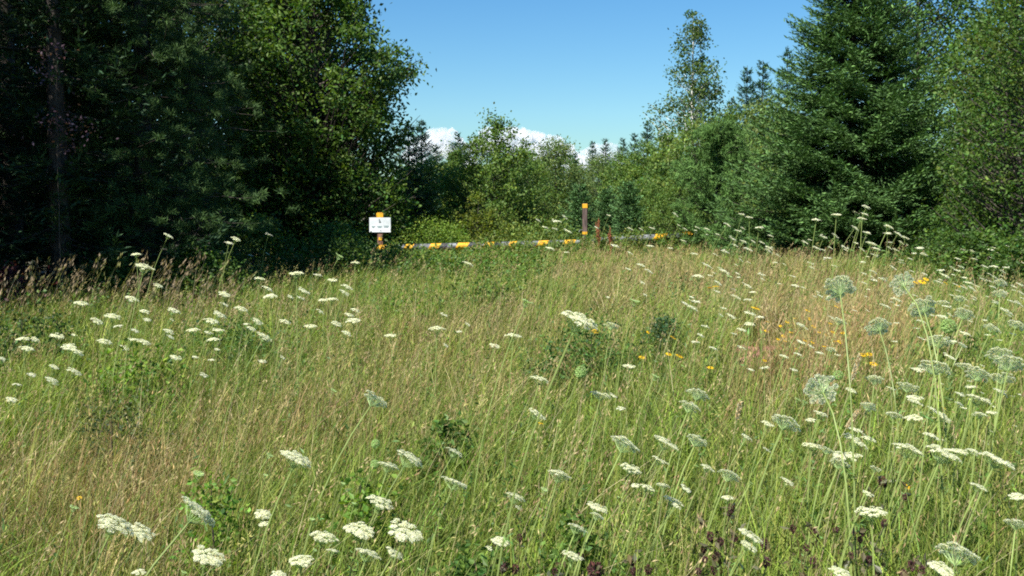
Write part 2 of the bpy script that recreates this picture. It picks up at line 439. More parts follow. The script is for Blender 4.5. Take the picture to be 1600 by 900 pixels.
tree('pine_tree', X(20, 15.5), 15.5, 'tall dark pine at the left edge, farther back than the spruce',
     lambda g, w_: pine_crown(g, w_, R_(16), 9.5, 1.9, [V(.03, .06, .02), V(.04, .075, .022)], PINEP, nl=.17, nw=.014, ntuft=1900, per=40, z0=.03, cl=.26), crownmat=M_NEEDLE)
# unseen trees added off frame to shade the left wood, then trees behind it
shade = tree('leafy_tree', -10.5, 10.2, 'broad dark leafy tree added out of view at left to shade the wood',
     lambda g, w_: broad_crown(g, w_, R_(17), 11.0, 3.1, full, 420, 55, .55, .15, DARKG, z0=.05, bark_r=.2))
copy_tree(shade, -8.3, 10.4, 'second dark leafy tree added out of view for shade, nearest the meadow', .85, 1.2)
copy_tree(shade, -13.0, 14.5, 'third dark leafy tree added out of view for shade, farther back', 1.1, 2.4)
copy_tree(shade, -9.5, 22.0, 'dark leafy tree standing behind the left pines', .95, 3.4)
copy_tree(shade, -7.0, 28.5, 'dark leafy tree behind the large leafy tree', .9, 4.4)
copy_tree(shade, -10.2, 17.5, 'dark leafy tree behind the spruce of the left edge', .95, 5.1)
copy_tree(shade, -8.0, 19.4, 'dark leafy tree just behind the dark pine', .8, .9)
# low bushes along the foot of the left wood
bush_d = tree('bush', X(395, 16), 16.0, 'low leafy bush under the pine and leafy tree with white flowers before it',
     lambda g, w_: broad_crown(g, w_, R_(18), 1.15, .75, bushp, 110, 48, .2, .06, MIDG, z0=.08, bark_r=.02), cat='bush')
copy_tree(bush_d, X(520, 15.6), 15.6, 'low leafy bush left of the white sign post', 1.0, 1.4, sz=.85)
copy_tree(bush_d, X(300, 12.6), 12.8, 'low dark bush at the foot of the dark pine', .9, 2.3, sz=.75)
copy_tree(bush_d, X(180, 12), 12.2, 'low dark bush between the spruce and the pine', 1.0, 3.5, sz=.7)

#CENTRE ---------------------------------------------------------------
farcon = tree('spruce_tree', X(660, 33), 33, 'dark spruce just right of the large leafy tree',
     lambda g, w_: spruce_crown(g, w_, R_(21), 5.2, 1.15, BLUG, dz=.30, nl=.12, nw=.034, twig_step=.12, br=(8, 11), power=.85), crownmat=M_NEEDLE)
def con(px, top, Y, label, sxy=1.0, rz=0.0, base=5.2, src=None):
    z = float(ground(X(px, Y), Y)); h = at(px, top, Y)[2] - z
    k = h / base
    return copy_tree(src or farcon, X(px, Y), Y, label, k * sxy, rz, sz=k)
farcon.scale = (1, 1, 1)
zt = at(660, 183, 33)[2] - float(ground(X(660, 33), 33)); farcon.scale = (zt / 5.2 * .95, zt / 5.2 * .95, zt / 5.2)
con(640, 190, 30, 'dark spruce half hidden by the large leafy tree', 1.25, .5)
con(682, 222, 36, 'pointed dark spruce under the left end of the cloud', 1.1, 1.1)
con(716, 203, 52, 'small far spruce tip between the cloud and the central tree', .9, 2.2)
con(925, 218, 75, 'far spruce tip left in the gap, under the small cloud', .9, .3)
con(945, 214, 70, 'second far spruce tip under the small cloud', .9, 1.3)
con(972, 213, 62, 'far spruce between the small cloud and the tall spruce tip', .9, 2.1)
con(1010, 186, 46, 'pointed dark spruce left of the birch', .95, 2.9)
con(990, 205, 50, 'lower spruce left of the pointed dark spruce', .9, .8)
con(1035, 205, 44, 'spruce between the pointed spruce and the birch', 1.0, 1.8)
con(898, 236, 80, 'far spruce tip at the right end of the large cloud', .9, 3.8)
con(1163, 100, 38, 'dark spruce tip, left one of the pair before the big spruce', .8, .2)
con(1187, 92, 38, 'dark spruce tip, right one of the pair before the big spruce', .8, 1.9)
con(1225, 70, 36, 'tall dark spruce tip touching the left edge of the big spruce', .7, 2.6)
con(1140, 150, 40, 'dark spruce behind the birch, lower than its neighbours', 1.0, 3.0)

fardec = tree('leafy_tree', X(775, 28), 28, 'rounded leafy tree with a spiky top in the middle of the gap',
     lambda g, w_: broad_crown(g, w_, R_(22), 3.85, 1.25, [(0, .7), (.2, .95), (.5, 1), (.7, .75), (.85, .42), (1, .12)], 210, 60, .25, .09, [V(.10, .175, .045), V(.12, .195, .05), V(.085, .155, .04)], z0=.05, bark_r=.05, lumps=.35))  # leaf colours lightened in place of haze and sunlight
midbush = tree('bushy_tree', X(672, 31), 31, 'pale green bushy tree behind the gate, left of the central tree',
     lambda g, w_: broad_crown(g, w_, R_(23), 2.7, 1.25, bushp, 150, 60, .3, .09, [V(.12, .19, .05), V(.135, .205, .055)], z0=.05, bark_r=.05, lumps=.3))  # pale leaf tone partly stands in for distance haze and sun
wisp = tree('leafy_tree', X(868, 36), 36, 'grey green willow like tree right of the central tree',
     lambda g, w_: broad_crown(g, w_, R_(24), 3.6, 1.3, bushp, 170, 60, .3, .085, [V(.10, .16, .06), V(.12, .18, .065)], z0=.05, bark_r=.05, lumps=.35))  # haze and sunlight are mixed into these lightened leaf colours
def dec(src, base, px, top, Y, label, sxy=1.0, rz=0.0):
    z = float(ground(X(px, Y), Y)); h = at(px, top, Y)[2] - z; k = h / base
    return copy_tree(src, X(px, Y), Y, label, k * sxy, rz, sz=k)
dec(fardec, 3.85, 715, 225, 34, 'leafy tree filling the space left of the central tree', 1.0, .7)
dec(fardec, 3.85, 825, 230, 33, 'leafy tree touching the right side of the central tree', .9, 1.7)
dec(wisp, 3.6, 905, 256, 45, 'grey green tree behind the dark post', 1.0, 2.2)
dec(wisp, 3.6, 935, 240, 40, 'grey green tree right of the dark post', .9, 3.1)
dec(wisp, 3.6, 800, 242, 50, 'grey green tree behind the central tree', 1.5, 4.1)
dec(fardec, 3.85, 965, 232, 36, 'leafy tree behind the small soft green spruce', .9, 4.0)
dec(fardec, 3.85, 1005, 215, 30, 'leafy tree left of the birch', 1.0, 5.0)
dec(fardec, 3.85, 1045, 200, 27, 'leafy tree just before the birch trunk', .9, .4)
dec(midbush, 2.7, 1085, 190, 26, 'bushy green tree at the foot of the birch', .8, 1.2)
dec(fardec, 3.85, 1140, 165, 29, 'leafy tree between the birch and the dark spruce tips', .9, 2.7)
dec(wisp, 3.6, 1190, 150, 27, 'leafy tree left of the big spruce, behind the young pine', .9, 3.3)
dec(midbush, 2.7, 1222, 175, 22.5, 'light green leafy tree against the left side of the big spruce', .55, .9)
dec(midbush, 2.7, 700, 262, 37, 'bushy shrub behind the left arm of the gate', .8, 2.0)
dec(midbush, 2.7, 645, 258, 38, 'bushy shrub behind the white sign', .8, 3.7)
dec(midbush, 2.7, 835, 290, 37, 'low bushy shrub behind the middle of the gate', .9, 4.9)
dec(fardec, 3.85, 880, 275, 36, 'dense shrub left of the dark post', .8, 5.5)
dec(fardec, 3.85, 1060, 262, 23, 'leafy shrub behind the right arm of the gate', .95, 2.4)
dec(fardec, 3.85, 1020, 280, 24.5, 'leafy shrub between the dark post and the young pine', .8, 3.4)
tree('sapling', X(747, 24.5), 24.5, 'yellow green sapling standing behind the left arm of the gate',
     lambda g, w_: broad_crown(g, w_, R_(25), 1.75, .62, [(0, .5), (.3, .9), (.6, .8), (.8, .5), (1, .12)], 75, 30, .16, .075, [V(.13, .17, .03), V(.11, .16, .03), V(.10, .13, .03)], z0=.1, bark_r=.03, lumps=.4))
smallsp = tree('spruce_tree', X(982, 23.5), 23.5, 'small soft green spruce right of the dark post',
     lambda g, w_: spruce_crown(g, w_, R_(26), 1.85, .55, [V(.07, .14, .05), V(.08, .155, .055)], dz=.12, nl=.07, nw=.024, twig_step=.06, br=(11, 14)), crownmat=M_NEEDLE)
copy_tree(smallsp, X(905, 26), 26, 'small dark spruce left of the dark post', 1.05, 1.0)
copy_tree(smallsp, X(948, 27), 27, 'small spruce behind the rusty dock stalks', .95, 2.0)
tree('young_pine', X(1118, 19.5), 19.5, 'bright green young pine left of the big spruce',
     lambda g, w_: pine_crown(g, w_, R_(27), 2.6, .72, [V(.10, .19, .05), V(.12, .22, .055), V(.08, .16, .045)], [(0, .55), (.2, .95), (.5, 1), (.8, .65), (1, .25)], nl=.13, nw=.012, ntuft=900, per=40, z0=.06, cl=.13, upsweep=1.1), crownmat=M_NEEDLE)
# birch
def birch(g, w_):
    r = R_(28)
    broad_crown(g, w_, r, 6.9, 1.15, [(.0, .0), (.3, .3), (.42, .85), (.5, 1), (.62, .8), (.75, .6), (.85, .42), (1, .12)], 150, 50, .25, .09,
                [V(.06, .115, .035), V(.075, .13, .04)], z0=.38, bark_r=.07, lumps=.35, barkcol=V(.5, .48, .42))
bz = float(ground(X(1080, 32), 32)); hb = at(1080, 8, 32)[2] - bz
bt = tree('birch_tree', X(1080, 32), 32, 'tall slender birch with a pale trunk against the sky', birch, barkmat=M_BIRCH)
bt.scale = (hb / 6.9,) * 3

#RIGHT SIDE -----------------------------------------------------------
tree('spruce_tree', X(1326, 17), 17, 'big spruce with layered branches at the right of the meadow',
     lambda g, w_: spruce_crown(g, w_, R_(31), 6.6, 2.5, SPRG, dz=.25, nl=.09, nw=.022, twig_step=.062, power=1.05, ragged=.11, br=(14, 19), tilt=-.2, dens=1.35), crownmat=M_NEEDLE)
tree('leafy_tree', X(1425, 21.5), 21.5, 'leafy tree rising behind the right side of the big spruce',
     lambda g, w_: broad_crown(g, w_, R_(32), 6.75, 1.25, [(0, .6), (.3, .9), (.6, 1), (.85, .8), (.95, .55), (1, .25)], 330, 55, .33, .09, [V(.055, .12, .035), V(.065, .135, .035)], z0=.1, bark_r=.08))
tree('spruce_tree', X(1572, 19.5), 19.5, 'tall dark spruce at the right edge behind the thicket',
     lambda g, w_: spruce_crown(g, w_, R_(33), 9.2, 1.35, [V(.03, .065, .03), V(.04, .08, .032)], dz=.32, nl=.10, nw=.03, twig_step=.11), crownmat=M_NEEDLE)
thick = [V(.05, .105, .024), V(.058, .12, .026), V(.065, .13, .03), V(.08, .125, .032)]
tree('alder_tree', X(1562, 14.5), 14.5, 'leafy alder right of the big spruce, nearest of the right thicket',
     lambda g, w_: broad_crown(g, w_, R_(34), 3.4, .82, [(0, .8), (.2, 1), (.5, .95), (.8, .6), (1, .2)], 230, 56, .22, .058, thick, z0=.05, bark_r=.05, lumps=.3))
tree('alder_tree', X(1605, 12.5), 12.5, 'tall leafy alder at the right edge of the picture',
     lambda g, w_: broad_crown(g, w_, R_(35), 4.5, 1.0, full, 280, 56, .24, .058, thick, z0=.03, bark_r=.06, lumps=.3))
al = tree('alder_tree', X(1530, 18.6), 18.6, 'slender alder between the big spruce and the right edge',
     lambda g, w_: broad_crown(g, w_, R_(36), 4.6, .9, full, 240, 54, .26, .065, [V(.065, .135, .03), V(.075, .145, .032)], z0=.05, bark_r=.06, lumps=.3))
copy_tree(al, X(1585, 17), 17.0, 'alder behind the tall leafy alder of the right edge', 1.25, 2.0)
copy_tree(shade, 12.6, 17, 'dark leafy tree beyond the right edge of the meadow', .8, 1.0)
copy_tree(al, 10.3, 11.5, 'alder beyond the right edge, near the viewer', 1.1, 3.0)
copy_tree(bush_d, X(1462, 13.6), 13.6, 'low bush at the right foot of the big spruce', .85, .6, sz=.7)
copy_tree(bush_d, X(1545, 12.0), 12.0, 'low bush at the foot of the leafy alder', .95, 1.9, sz=.72)
copy_tree(bush_d, X(1620, 11.0), 11.0, 'low bush at the right edge of the meadow', .95, 3.9, sz=.8)

copy_tree(al, X(1345, 20.5), 20.5, 'alder standing right behind the big spruce', .62, 4.0)
copy_tree(al, X(1265, 22), 22.0, 'alder behind the left half of the big spruce', .66, 5.0)
# far wood closing the gap: reads as one mass
def far_wood():
    g = G(); r = R_(41)
    for i in range(190):
        x = r.uniform(-75, 85); y = r.uniform(88, 125); z = float(ground(x, y)); H = r.uniform(4.2, 6.6)
        Rr = r.uniform(1.2, 2.6); con_ = r.uniform() < .5
        n = 420
        t = r.uniform(0, 1, n); a = r.uniform(0, 2 * pi, n)
        rad = Rr * (.55 * (1 - t) if con_ else np.sqrt(np.clip(1 - (t * 1.6 - .6) ** 2, .02, 1))) * r.uniform(.5, 1.1, n)
        P = np.stack([x + rad * np.cos(a), y + rad * np.sin(a), z + t * H], 1)
        c = jitter_cols(V(.035, .08, .04) if con_ else V(.055, .105, .035), n, r)
        leaves(g, P, rdir(n, r), rdir(n, r) + V(0, 0, .6), .55, .34, c)
    o = g.build('far_off_wood', M_LEAF); tag(o, 'distant mixed wood closing the far end of the clearing', 'wood', kind='stuff')
far_wood()

# ------------------------------------------------------------------ gate, posts, sign
def box(g, c, s, col=V(.5, .5, .5), bev=0.0, m=0, rot=None):
    c = V(*c); hx, hy, hz = s[0] / 2, s[1] / 2, s[2] / 2
    b = min(bev, hx * .9, hy * .9, hz * .9)
    if b <= 0:
        v = np.array([[sx * hx, sy * hy, sz * hz] for sz in (-1, 1) for sx, sy in ((-1, -1), (1, -1), (1, 1), (-1, 1))])
        f = [[0, 3, 2, 1], [4, 5, 6, 7], [0, 1, 5, 4], [1, 2, 6, 5], [2, 3, 7, 6], [3, 0, 4, 7]]
    else:
        prof = [(-hz, b), (-hz + b, 0), (hz - b, 0), (hz, b)]
        v = []
        for z, i in prof:
            x, y = hx - i, hy - i; k = b
            v += [[-x + k, -y, z], [x - k, -y, z], [x, -y + k, z], [x, y - k, z], [x - k, y, z], [-x + k, y, z], [-x, y - k, z], [-x, -y + k, z]]
        v = np.array(v, float); f = []
        for L in range(3):
            for j in range(8): f.append([L * 8 + j, L * 8 + (j + 1) % 8, L * 8 + 8 + (j + 1) % 8, L * 8 + 8 + j])
        for o in (0, 24):
            q = [[o, o + 1, o + 2, o + 7], [o + 2, o + 3, o + 6, o + 7], [o + 3, o + 4, o + 5, o + 6]]
            f += [list(reversed(a)) for a in q] if o == 0 else q
    if rot is not None: v = v @ rot.T
    g.add(v + c, f, col, m)


def slant_band(g, p0, ax, R, t0, t1, slope, col):
    """a sleeve of tape round a pole whose ends run slantwise"""
    ax = unit(ax); up = V(0, 0, 1); s = unit(np.cross(ax, up)); u = np.cross(s, ax)
    n = 20; a = np.linspace(0, 2 * pi, n, endpoint=False); v = []
    for t, rr in ((t0, R * .985), (t0, R), (t1, R), (t1, R * .985)):
        for k in a: v.append(p0 + ax * (t + slope * sin(k)) + (u * sin(k) + s * cos(k)) * rr)
    f = [[i * n + j, i * n + (j + 1) % n, (i + 1) * n + (j + 1) % n, (i + 1) * n + j] for i in range(3) for j in range(n)]
    g.add(v, f, col)


def build_gate():
    Yg = 22.0
    # sign post
    top = at(594, 333, Yg); gx, gz = top[0], float(ground(top[0], Yg)); H = top[2] - gz
    t = thing('sign_post', (gx, Yg, gz), 'red brown wooden post carrying a white notice board and yellow reflectors', 'sign post')
    g = G(); box(g, (0, 0, H / 2 - .1), (.115, .115, H + .2), bev=.008); g.build('post', M_WOOD, t)
    def zat(py): return at(594, py, Yg)[2] - gz
    b = G(); z1, z0 = zat(340), zat(363); box(b, (0.005, -.072, (z0 + z1) / 2), (.465, .014, z1 - z0), bev=.003)
    board = b.build('notice_board', M_SIGN, t)
    ink = G(); ym = -.0815; zc = (z0 + z1) / 2
    # small emblem: a peaked mark over a bar, then three short word-like groups and a faint line
    box(ink, (-.004, ym, zc + .085), (.018, .003, .034)); box(ink, (.012, ym, zc + .072), (.022, .003, .018)); box(ink, (.004, ym, zc + .056), (.052, .003, .010))
    ink.build('emblem', M_INK, board)
    ln = G(); r = R_(5)
    for xs, xe, zz in ((-.17, -.10, -.03), (-.05, .04, -.03), (.09, .20, -.02), (.10, .19, -.045), (-.16, -.12, -.052), (-.03, .03, -.052)):
        x = xs
        while x < xe:
            wd = r.uniform(.007, .013); box(ln, (x, ym, zc + zz), (wd, .003, r.uniform(.012, .019))); x += wd + .004
    ln.build('lettering', M_INK2, board)
    for px_, py0, py1, wd in ((0, 333, 340.0, .15), (.006, 370.5, 375.5, .07)):
        g = G(); za, zb = zat(py1), zat(py0); box(g, (px_, -.064 - .002, (za + zb) / 2), (wd, .012, (zb - za) * .93), bev=.003)
        g.build('reflector', M_TAPE, t)
    g = G(); box(g, (0, 0, H + .006), (.12, .12, .014), bev=.006); g.build('post_cap', M_TAPE, t)
    for k in (-.03, .07):
        g = G(); box(g, (k * .3, -.0825, zc + (.12 if k < 0 else -.12)), (.016, .006, .016), bev=.002); g.build('bolt', M_STEEL, board)
    # dark hinge post
    Yp = 22.6
    top = at(914, 318, Yp); gx, gz = top[0], float(ground(top[0], Yp)); H = top[2] - gz
    t = thing('gate_post', (gx, Yp, gz), 'dark weathered gate post with a yellow cap in the middle of the barrier', 'post')
    g = G(); box(g, (0, 0, H / 2 - .1), (.105, .105, H + .2), bev=.01); g.build('post', M_DWOOD, t)
    for a_, b_ in ((318.5, 325.5), (362, 366.5)):
        g = G(); za, zb = at(914, b_, Yp)[2] - gz, at(914, a_, Yp)[2] - gz
        box(g, (0, -.001, (za + zb) / 2), (.112, .112, zb - za), bev=.006); g.build('reflector', M_TAPE, t)
    g = G(); tube(g, [(-.06, -.02, .75), (-.11, -.03, .75), (-.13, -.03, .71)], [.012, .012, .01], V(.2, .2, .2), 6); g.build('latch_hook', M_STEEL, t)
    # two barrier arms
    for name, a, b, label, bands in (
        ('barrier_arm', at(583, 388.5, 21.88), at(908, 379.5, 22.45), 'long grey barrier pole with slanted yellow stripes from the sign post to the dark post',
         [(594, 16), (636, 16), (676, 20), (719, 22), (760, 18), (797, 14), (845, 20), (887, 22)]),
        ('barrier_arm', at(922, 377, 22.7), at(1088, 367, 22.9), 'short barrier pole with two yellow stripes, right of the dark post', [(1030, 24), (1072, 24)])):
        ax = unit(b - a); L = np.linalg.norm(b - a)
        t = thing(name, a, label, 'barrier', 'striped poles of the trail barrier')
        R = .074; g = G(); k = 14
        tube(g, [V(0, 0, 0), ax * .002, ax * L, ax * (L + .002)], [R * .2, R, R, R * .2], V(.3, .3, .3), 20); g.build('pole', M_STEEL, t, smooth=False)
        pa = project(*a)[0]; pb = project(*b)[0]
        for px_, wd in bands:
            s = (px_ - pa) / (pb - pa) * L; hw = wd / 2 / (pb - pa) * L
            g = G(); slant_band(g, V(0, 0, 0), ax, R * 1.05, s - hw * .8, s + hw * .8, R * .75, V(.8, .4, .02)); g.build('yellow_stripe', M_TAPE, t, smooth=False)
            if px_ + 24 < pb:
                s2 = s + hw * .8 + .01
                g = G(); slant_band(g, V(0, 0, 0), ax, R * 1.045, s2, s2 + hw * 1.1, R * .75, V(.05, .05, .05)); g.build('black_stripe', M_BLACK, t, smooth=False)
        # support leg to the ground
        e = a + ax * (L * (.0 if name == 'barrier_armx' else .96)); zg = float(ground(e[0], e[1]))
        g = G(); q = e - a; tube(g, [q + V(0, 0, -R), q + V(0, 0, zg - e[2] - .1)], [.03, .03], V(.3, .3, .3), 8); g.build('support_leg', M_STEEL, t, smooth=True)
        if a[0] > 0:
            e = a + ax * .05; zg = float(ground(e[0], e[1])); g = G(); q = e - a
            tube(g, [q + V(0, 0, -R), q + V(0, 0, zg - e[2] - .1)], [.03, .03], V(.3, .3, .3), 8); g.build('support_leg', M_STEEL, t, smooth=True)
build_gate()

def dock(px, ptop, Y, H, label, seed):
    r = R_(seed); x = X(px, Y); z = float(ground(x, Y)); H = (at(px, ptop, Y)[2] - z) * .88
    t = thing('dock_plant', (x, Y, z), label, 'plant', 'rusty dock stalks by the gate')
    g = G(); tube(g, [(0, 0, 0), (.02, 0, H * .5), (.0, 0, H)], [.010, .008, .004], V(.28, .10, .05), 5); g.build('stem', M_SEED, t)
    s = G()
    for k in range(11):
        z0 = H * r.uniform(.35, .8); a = r.uniform(0, 6.3); L = H * r.uniform(.1, .22)
        p0 = V(0, 0, z0); p1 = p0 + V(cos(a) * L * .35, sin(a) * L * .35, L)
        tube(s, [p0, (p0 + p1) / 2 + V(cos(a), sin(a), 0) * .02, p1], [.004, .003, .002], V(.3, .11, .05), 3)
        n = 60; u = r.uniform(.1, 1, n)[:, None]
        leaves(s, p0 + (p1 - p0) * u + r.normal(0, .012, (n, 3)), rdir(n, r), rdir(n, r), .02, .016, jitter_cols(V(.22, .09, .045), n, r))
    n = 90; u = r.uniform(.55, 1, n)[:, None] * H
    leaves(s, V(0, 0, 1) * u + r.normal(0, .014, (n, 3)), rdir(n, r), rdir(n, r), .022, .018, jitter_cols(V(.24, .10, .05), n, r))
    s.build('seed_head', M_SEED, t)
dock(935, 330, 21.0, 1.1, 'rust red dock stalk just right of the dark gate post, the taller one', 51)
dock(953, 345, 20.6, 1.0, 'shorter orange brown dock stalk, farther from the dark gate post', 52)
#MEADOW
# ------------------------------------------------------------------ grass and weeds of the meadow
def gauss(px, py, spots):
    s = 0
    for cx, cy, sx, sy, a in spots: s = s + a * np.exp(-((px - cx) / sx) ** 2 - ((py - cy) / sy) ** 2)
    return s
# where the sward is dry and brown (+) or green (-), as seen over the field
DRY = [(150, 760, 230, 110, .46), (350, 660, 240, 60, .25), (650, 600, 240, 110, .30), (700, 500, 220, 60, .16), (1000, 420, 170, 45, .45), (480, 400, 60, 20, .4),
       (1250, 430, 150, 50, .4), (1350, 520, 130, 70, .5), (1200, 570, 120, 50, .4), (860, 640, 120, 60, -.1), (1200, 800, 500, 120, -.35),
       (720, 425, 150, 40, -.4), (150, 430, 260, 35, -.35), (120, 640, 160, 45, -.2), (330, 560, 90, 40, -.35), (40, 540, 60, 50, -.3),
       (560, 800, 160, 90, -.25), (1500, 560, 90, 90, -.25), (330, 810, 70, 50, -.3), (1500, 700, 250, 90, -.2)]
def dryness(x, y, r):
    px, py = project(x, y, ground(x, y) + .38)
    n = .18 * np.sin(x * 2.3 + 1.1 * np.sin(y * 1.3)) * np.sin(y * 1.9 + .7) + .10 * np.sin(x * 6.1 + y * 2.2) * np.sin(y * 5.3 - x)
    return np.clip(.07 + gauss(px, py, DRY) + n, .03, .97), px, py


def sample(n, y0, y1, k, r, xm=.62, xo=.5):
    """ground positions, denser near the camera: density falls as y^-k"""
    u = r.uniform(0, 1, n); e = 2 - k
    y = (y0 ** e + u * (y1 ** e - y0 ** e)) ** (1 / e)
    x = r.uniform(-1, 1, n) * (xm * y + xo)
    return x, y

WIND = V(.9, .15, 0)
GREENS = np.array([[.145, .215, .03], [.18, .255, .04], [.095, .17, .03], [.24, .27, .065], [.155, .19, .055]])
DRYS = np.array([[.31, .25, .115], [.38, .31, .15], [.26, .185, .085], [.23, .20, .08], [.42, .37, .19]])

def lim_edge(x, y):
    """True where the meadow is open (not under the woods)"""
    left = -(y - 2) * .0 - np.interp(y, [0, 9.5, 10.5, 13, 16, 21, 26, 45], [20, 20, 8, 6.3, 4.6, 3.6, 3.2, 5])
    right = np.interp(y, [0, 10, 12, 14, 17, 24, 45], [20, 20, 6.3, 6.5, 6.3, 5, 6])
    return (x > left) & (x < right)

def grass_field():
    r = R_(61)
    # green blades
    x, y = sample(170000, 1.5, 26, 1.25, r); ok = lim_edge(x, y); x, y = x[ok], y[ok]
    d, px, py = dryness(x, y, r)
    keep = r.uniform(0, 1, len(x)) < (1.12 - d); x, y, d = x[keep], y[keep], d[keep]; n = len(x)
    h = .34 + .28 * r.uniform(0, 1, n) ** 1.2 + .06 * np.sin(x * 1.7) * np.sin(y * 1.1)
    h *= np.interp(y, [1.5, 3, 10, 16, 26], [.9, 1, .92, .74, .7])
    bare = np.exp(-((x / y - .2455) / .036) ** 4 - ((y - 7.3) / 1.25) ** 4); h *= 1 - .9 * bare
    wd = np.interp(y, [1.5, 4, 26], [.0042, .0052, .016]) * r.uniform(.6, 1.4, n) * np.where(r.uniform(0, 1, n) < .12, 2.2, 1)
    base = np.stack([x, y, ground(x, y) - .01], 1)
    a = r.uniform(0, 2 * pi, n); ld = unit(np.stack([np.cos(a), np.sin(a), 0 * a], 1) * .8 + WIND * .6)
    c = GREENS[r.integers(5, size=n)] * np.exp(r.normal(0, .22, n))[:, None]
    c = c * (1 - .25 * d[:, None]) + DRYS[0] * .25 * d[:, None]
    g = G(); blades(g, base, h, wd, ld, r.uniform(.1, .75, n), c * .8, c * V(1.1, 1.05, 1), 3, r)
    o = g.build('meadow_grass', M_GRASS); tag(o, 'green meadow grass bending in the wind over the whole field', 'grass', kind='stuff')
    # dry stalks with feathery seed heads
    x, y = sample(115000, 1.5, 26, 1.25, r); ok = lim_edge(x, y); x, y = x[ok], y[ok]
    d, px, py = dryness(x, y, r)
    keep = r.uniform(0, 1, len(x)) < d * 1.05; x, y, d = x[keep], y[keep], d[keep]; n = len(x)
    h = .42 + .26 * r.uniform(0, 1, n) + .05 * np.sin(x * 1.3 + 2) * np.sin(y * .9)
    bare = np.exp(-((x / y - .2455) / .036) ** 4 - ((y - 7.3) / 1.25) ** 4); h *= 1 - .9 * bare
    h *= np.interp(y, [1.5, 3, 10, 16, 26], [.9, 1, .92, .74, .7])
    wd = np.interp(y, [1.5, 4, 26], [.0024, .0030, .012]) * r.uniform(.7, 1.3, n)
    base = np.stack([x, y, ground(x, y) - .01], 1)
    a = r.uniform(0, 2 * pi, n); ld = unit(np.stack([np.cos(a), np.sin(a), 0 * a], 1) * .7 + WIND * .7); ln = r.uniform(.08, .5, n)
    tint = np.clip(gauss(*project(x, y, ground(x, y) + .4), [(1350, 530, 140, 60, .8), (150, 780, 250, 120, .5), (1190, 575, 90, 50, .8)]), 0, 1)[:, None]
    c = DRYS[r.integers(5, size=n)] * np.exp(r.normal(0, .2, n))[:, None] * (1 + tint * V(.08, -.12, -.18))
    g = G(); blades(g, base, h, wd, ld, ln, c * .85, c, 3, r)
    # seed heads: a few narrow flakes round the tip of each stalk
    tip = base + np.outer(h * (1 - .35 * ln), V(0, 0, 1)) + ld * (h * ln)[:, None]
    m = 2
    T = np.repeat(tip, m, 0); hh = np.repeat(h, m); yy = np.repeat(y, m); k = len(T)
    ax = unit(np.repeat(ld * ln[:, None], m, 0) * 1.4 + V(0, 0, 1) + r.normal(0, .25, (k, 3)))
    P = T - ax * (r.uniform(-.01, .12, k) * hh)[:, None] + r.normal(0, .006, (k, 3))
    sc = np.interp(yy, [1.5, 4, 26], [.8, 1, 2.0])
    leaves(g, P, ax, rdir(k, r), .032 * sc * r.uniform(.5, 1.3, k), .0036 * sc * r.uniform(.7, 1.4, k), np.repeat(c, m, 0) * V(1.1, 1.0, .95) * np.exp(r.normal(0, .15, k))[:, None])
    o = g.build('dry_grass', M_GRASS); tag(o, 'dry tan grass stalks with feathery seed heads among the green', 'grass', kind='stuff')
    # tussocks: blades fanning out of one root, each tussock with its own tone and height
    nc = 7000; x, y = sample(nc, 1.6, 25, 1.15, r); ok = lim_edge(x, y) & ((np.abs(x / y - .2455) > .038) | (np.abs(y - 7.3) > 1.3)); x, y = x[ok], y[ok]; nc = len(x)
    d = dryness(x, y, r)[0]; m = 26; k = nc * m
    isdry = r.uniform(0, 1, nc) < d * 1.3
    tc = np.where(isdry[:, None], DRYS[r.integers(5, size=nc)] * 1.1, GREENS[r.integers(5, size=nc)] * 1.2) * np.exp(r.normal(0, .28, nc))[:, None]
    hh = r.uniform(.26, .66, nc) * np.interp(y, [1.5, 10, 16, 26], [1, .95, .76, .7])
    B = np.repeat(np.stack([x, y, ground(x, y) - .01], 1), m, 0) + r.normal(0, .018, (k, 3)) * V(1, 1, 0)
    a = r.uniform(0, 2 * pi, k); ld = unit(np.stack([np.cos(a), np.sin(a), 0 * a], 1) + WIND * .5)
    wd = np.repeat(np.interp(y, [1.5, 4, 25], [.0045, .006, .017]), m) * r.uniform(.6, 1.5, k)
    c = np.repeat(tc, m, 0) * np.exp(r.normal(0, .12, k))[:, None]
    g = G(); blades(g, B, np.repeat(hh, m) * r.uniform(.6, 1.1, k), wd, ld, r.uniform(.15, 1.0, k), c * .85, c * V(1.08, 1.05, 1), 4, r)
    # long straws leaning any way above the sward
    n = 5200; x, y = sample(n, 1.8, 22, 1.15, r); ok = lim_edge(x, y); x, y = x[ok], y[ok]; n = len(x)
    B = np.stack([x, y, ground(x, y)], 1); a = r.uniform(0, 2 * pi, n); ld = unit(np.stack([np.cos(a), np.sin(a), 0 * a], 1) * .9 + WIND)
    c = np.array([[.42, .36, .20], [.34, .34, .12], [.30, .22, .12]])[r.integers(3, size=n)] * np.exp(r.normal(0, .15, n))[:, None]
    hh = r.uniform(.55, .82, n) * np.interp(y, [1.5, 10, 16, 26], [1, .95, .8, .72]); ln = r.uniform(.1, .9, n)
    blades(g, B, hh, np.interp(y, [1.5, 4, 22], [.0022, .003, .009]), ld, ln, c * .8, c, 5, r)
    m = 10; tip = B + np.outer(hh * (1 - .35 * ln), V(0, 0, 1)) + ld * (hh * ln)[:, None]
    T = np.repeat(tip, m, 0); k = len(T); ax = unit(np.repeat(ld * ln[:, None], m, 0) * 1.6 + V(0, 0, 1) + r.normal(0, .25, (k, 3)))
    P = T - ax * r.uniform(-.01, .11, k)[:, None] + r.normal(0, .006, (k, 3)); sc = np.repeat(np.interp(y, [1.5, 4, 22], [.7, 1, 1.9]), m)
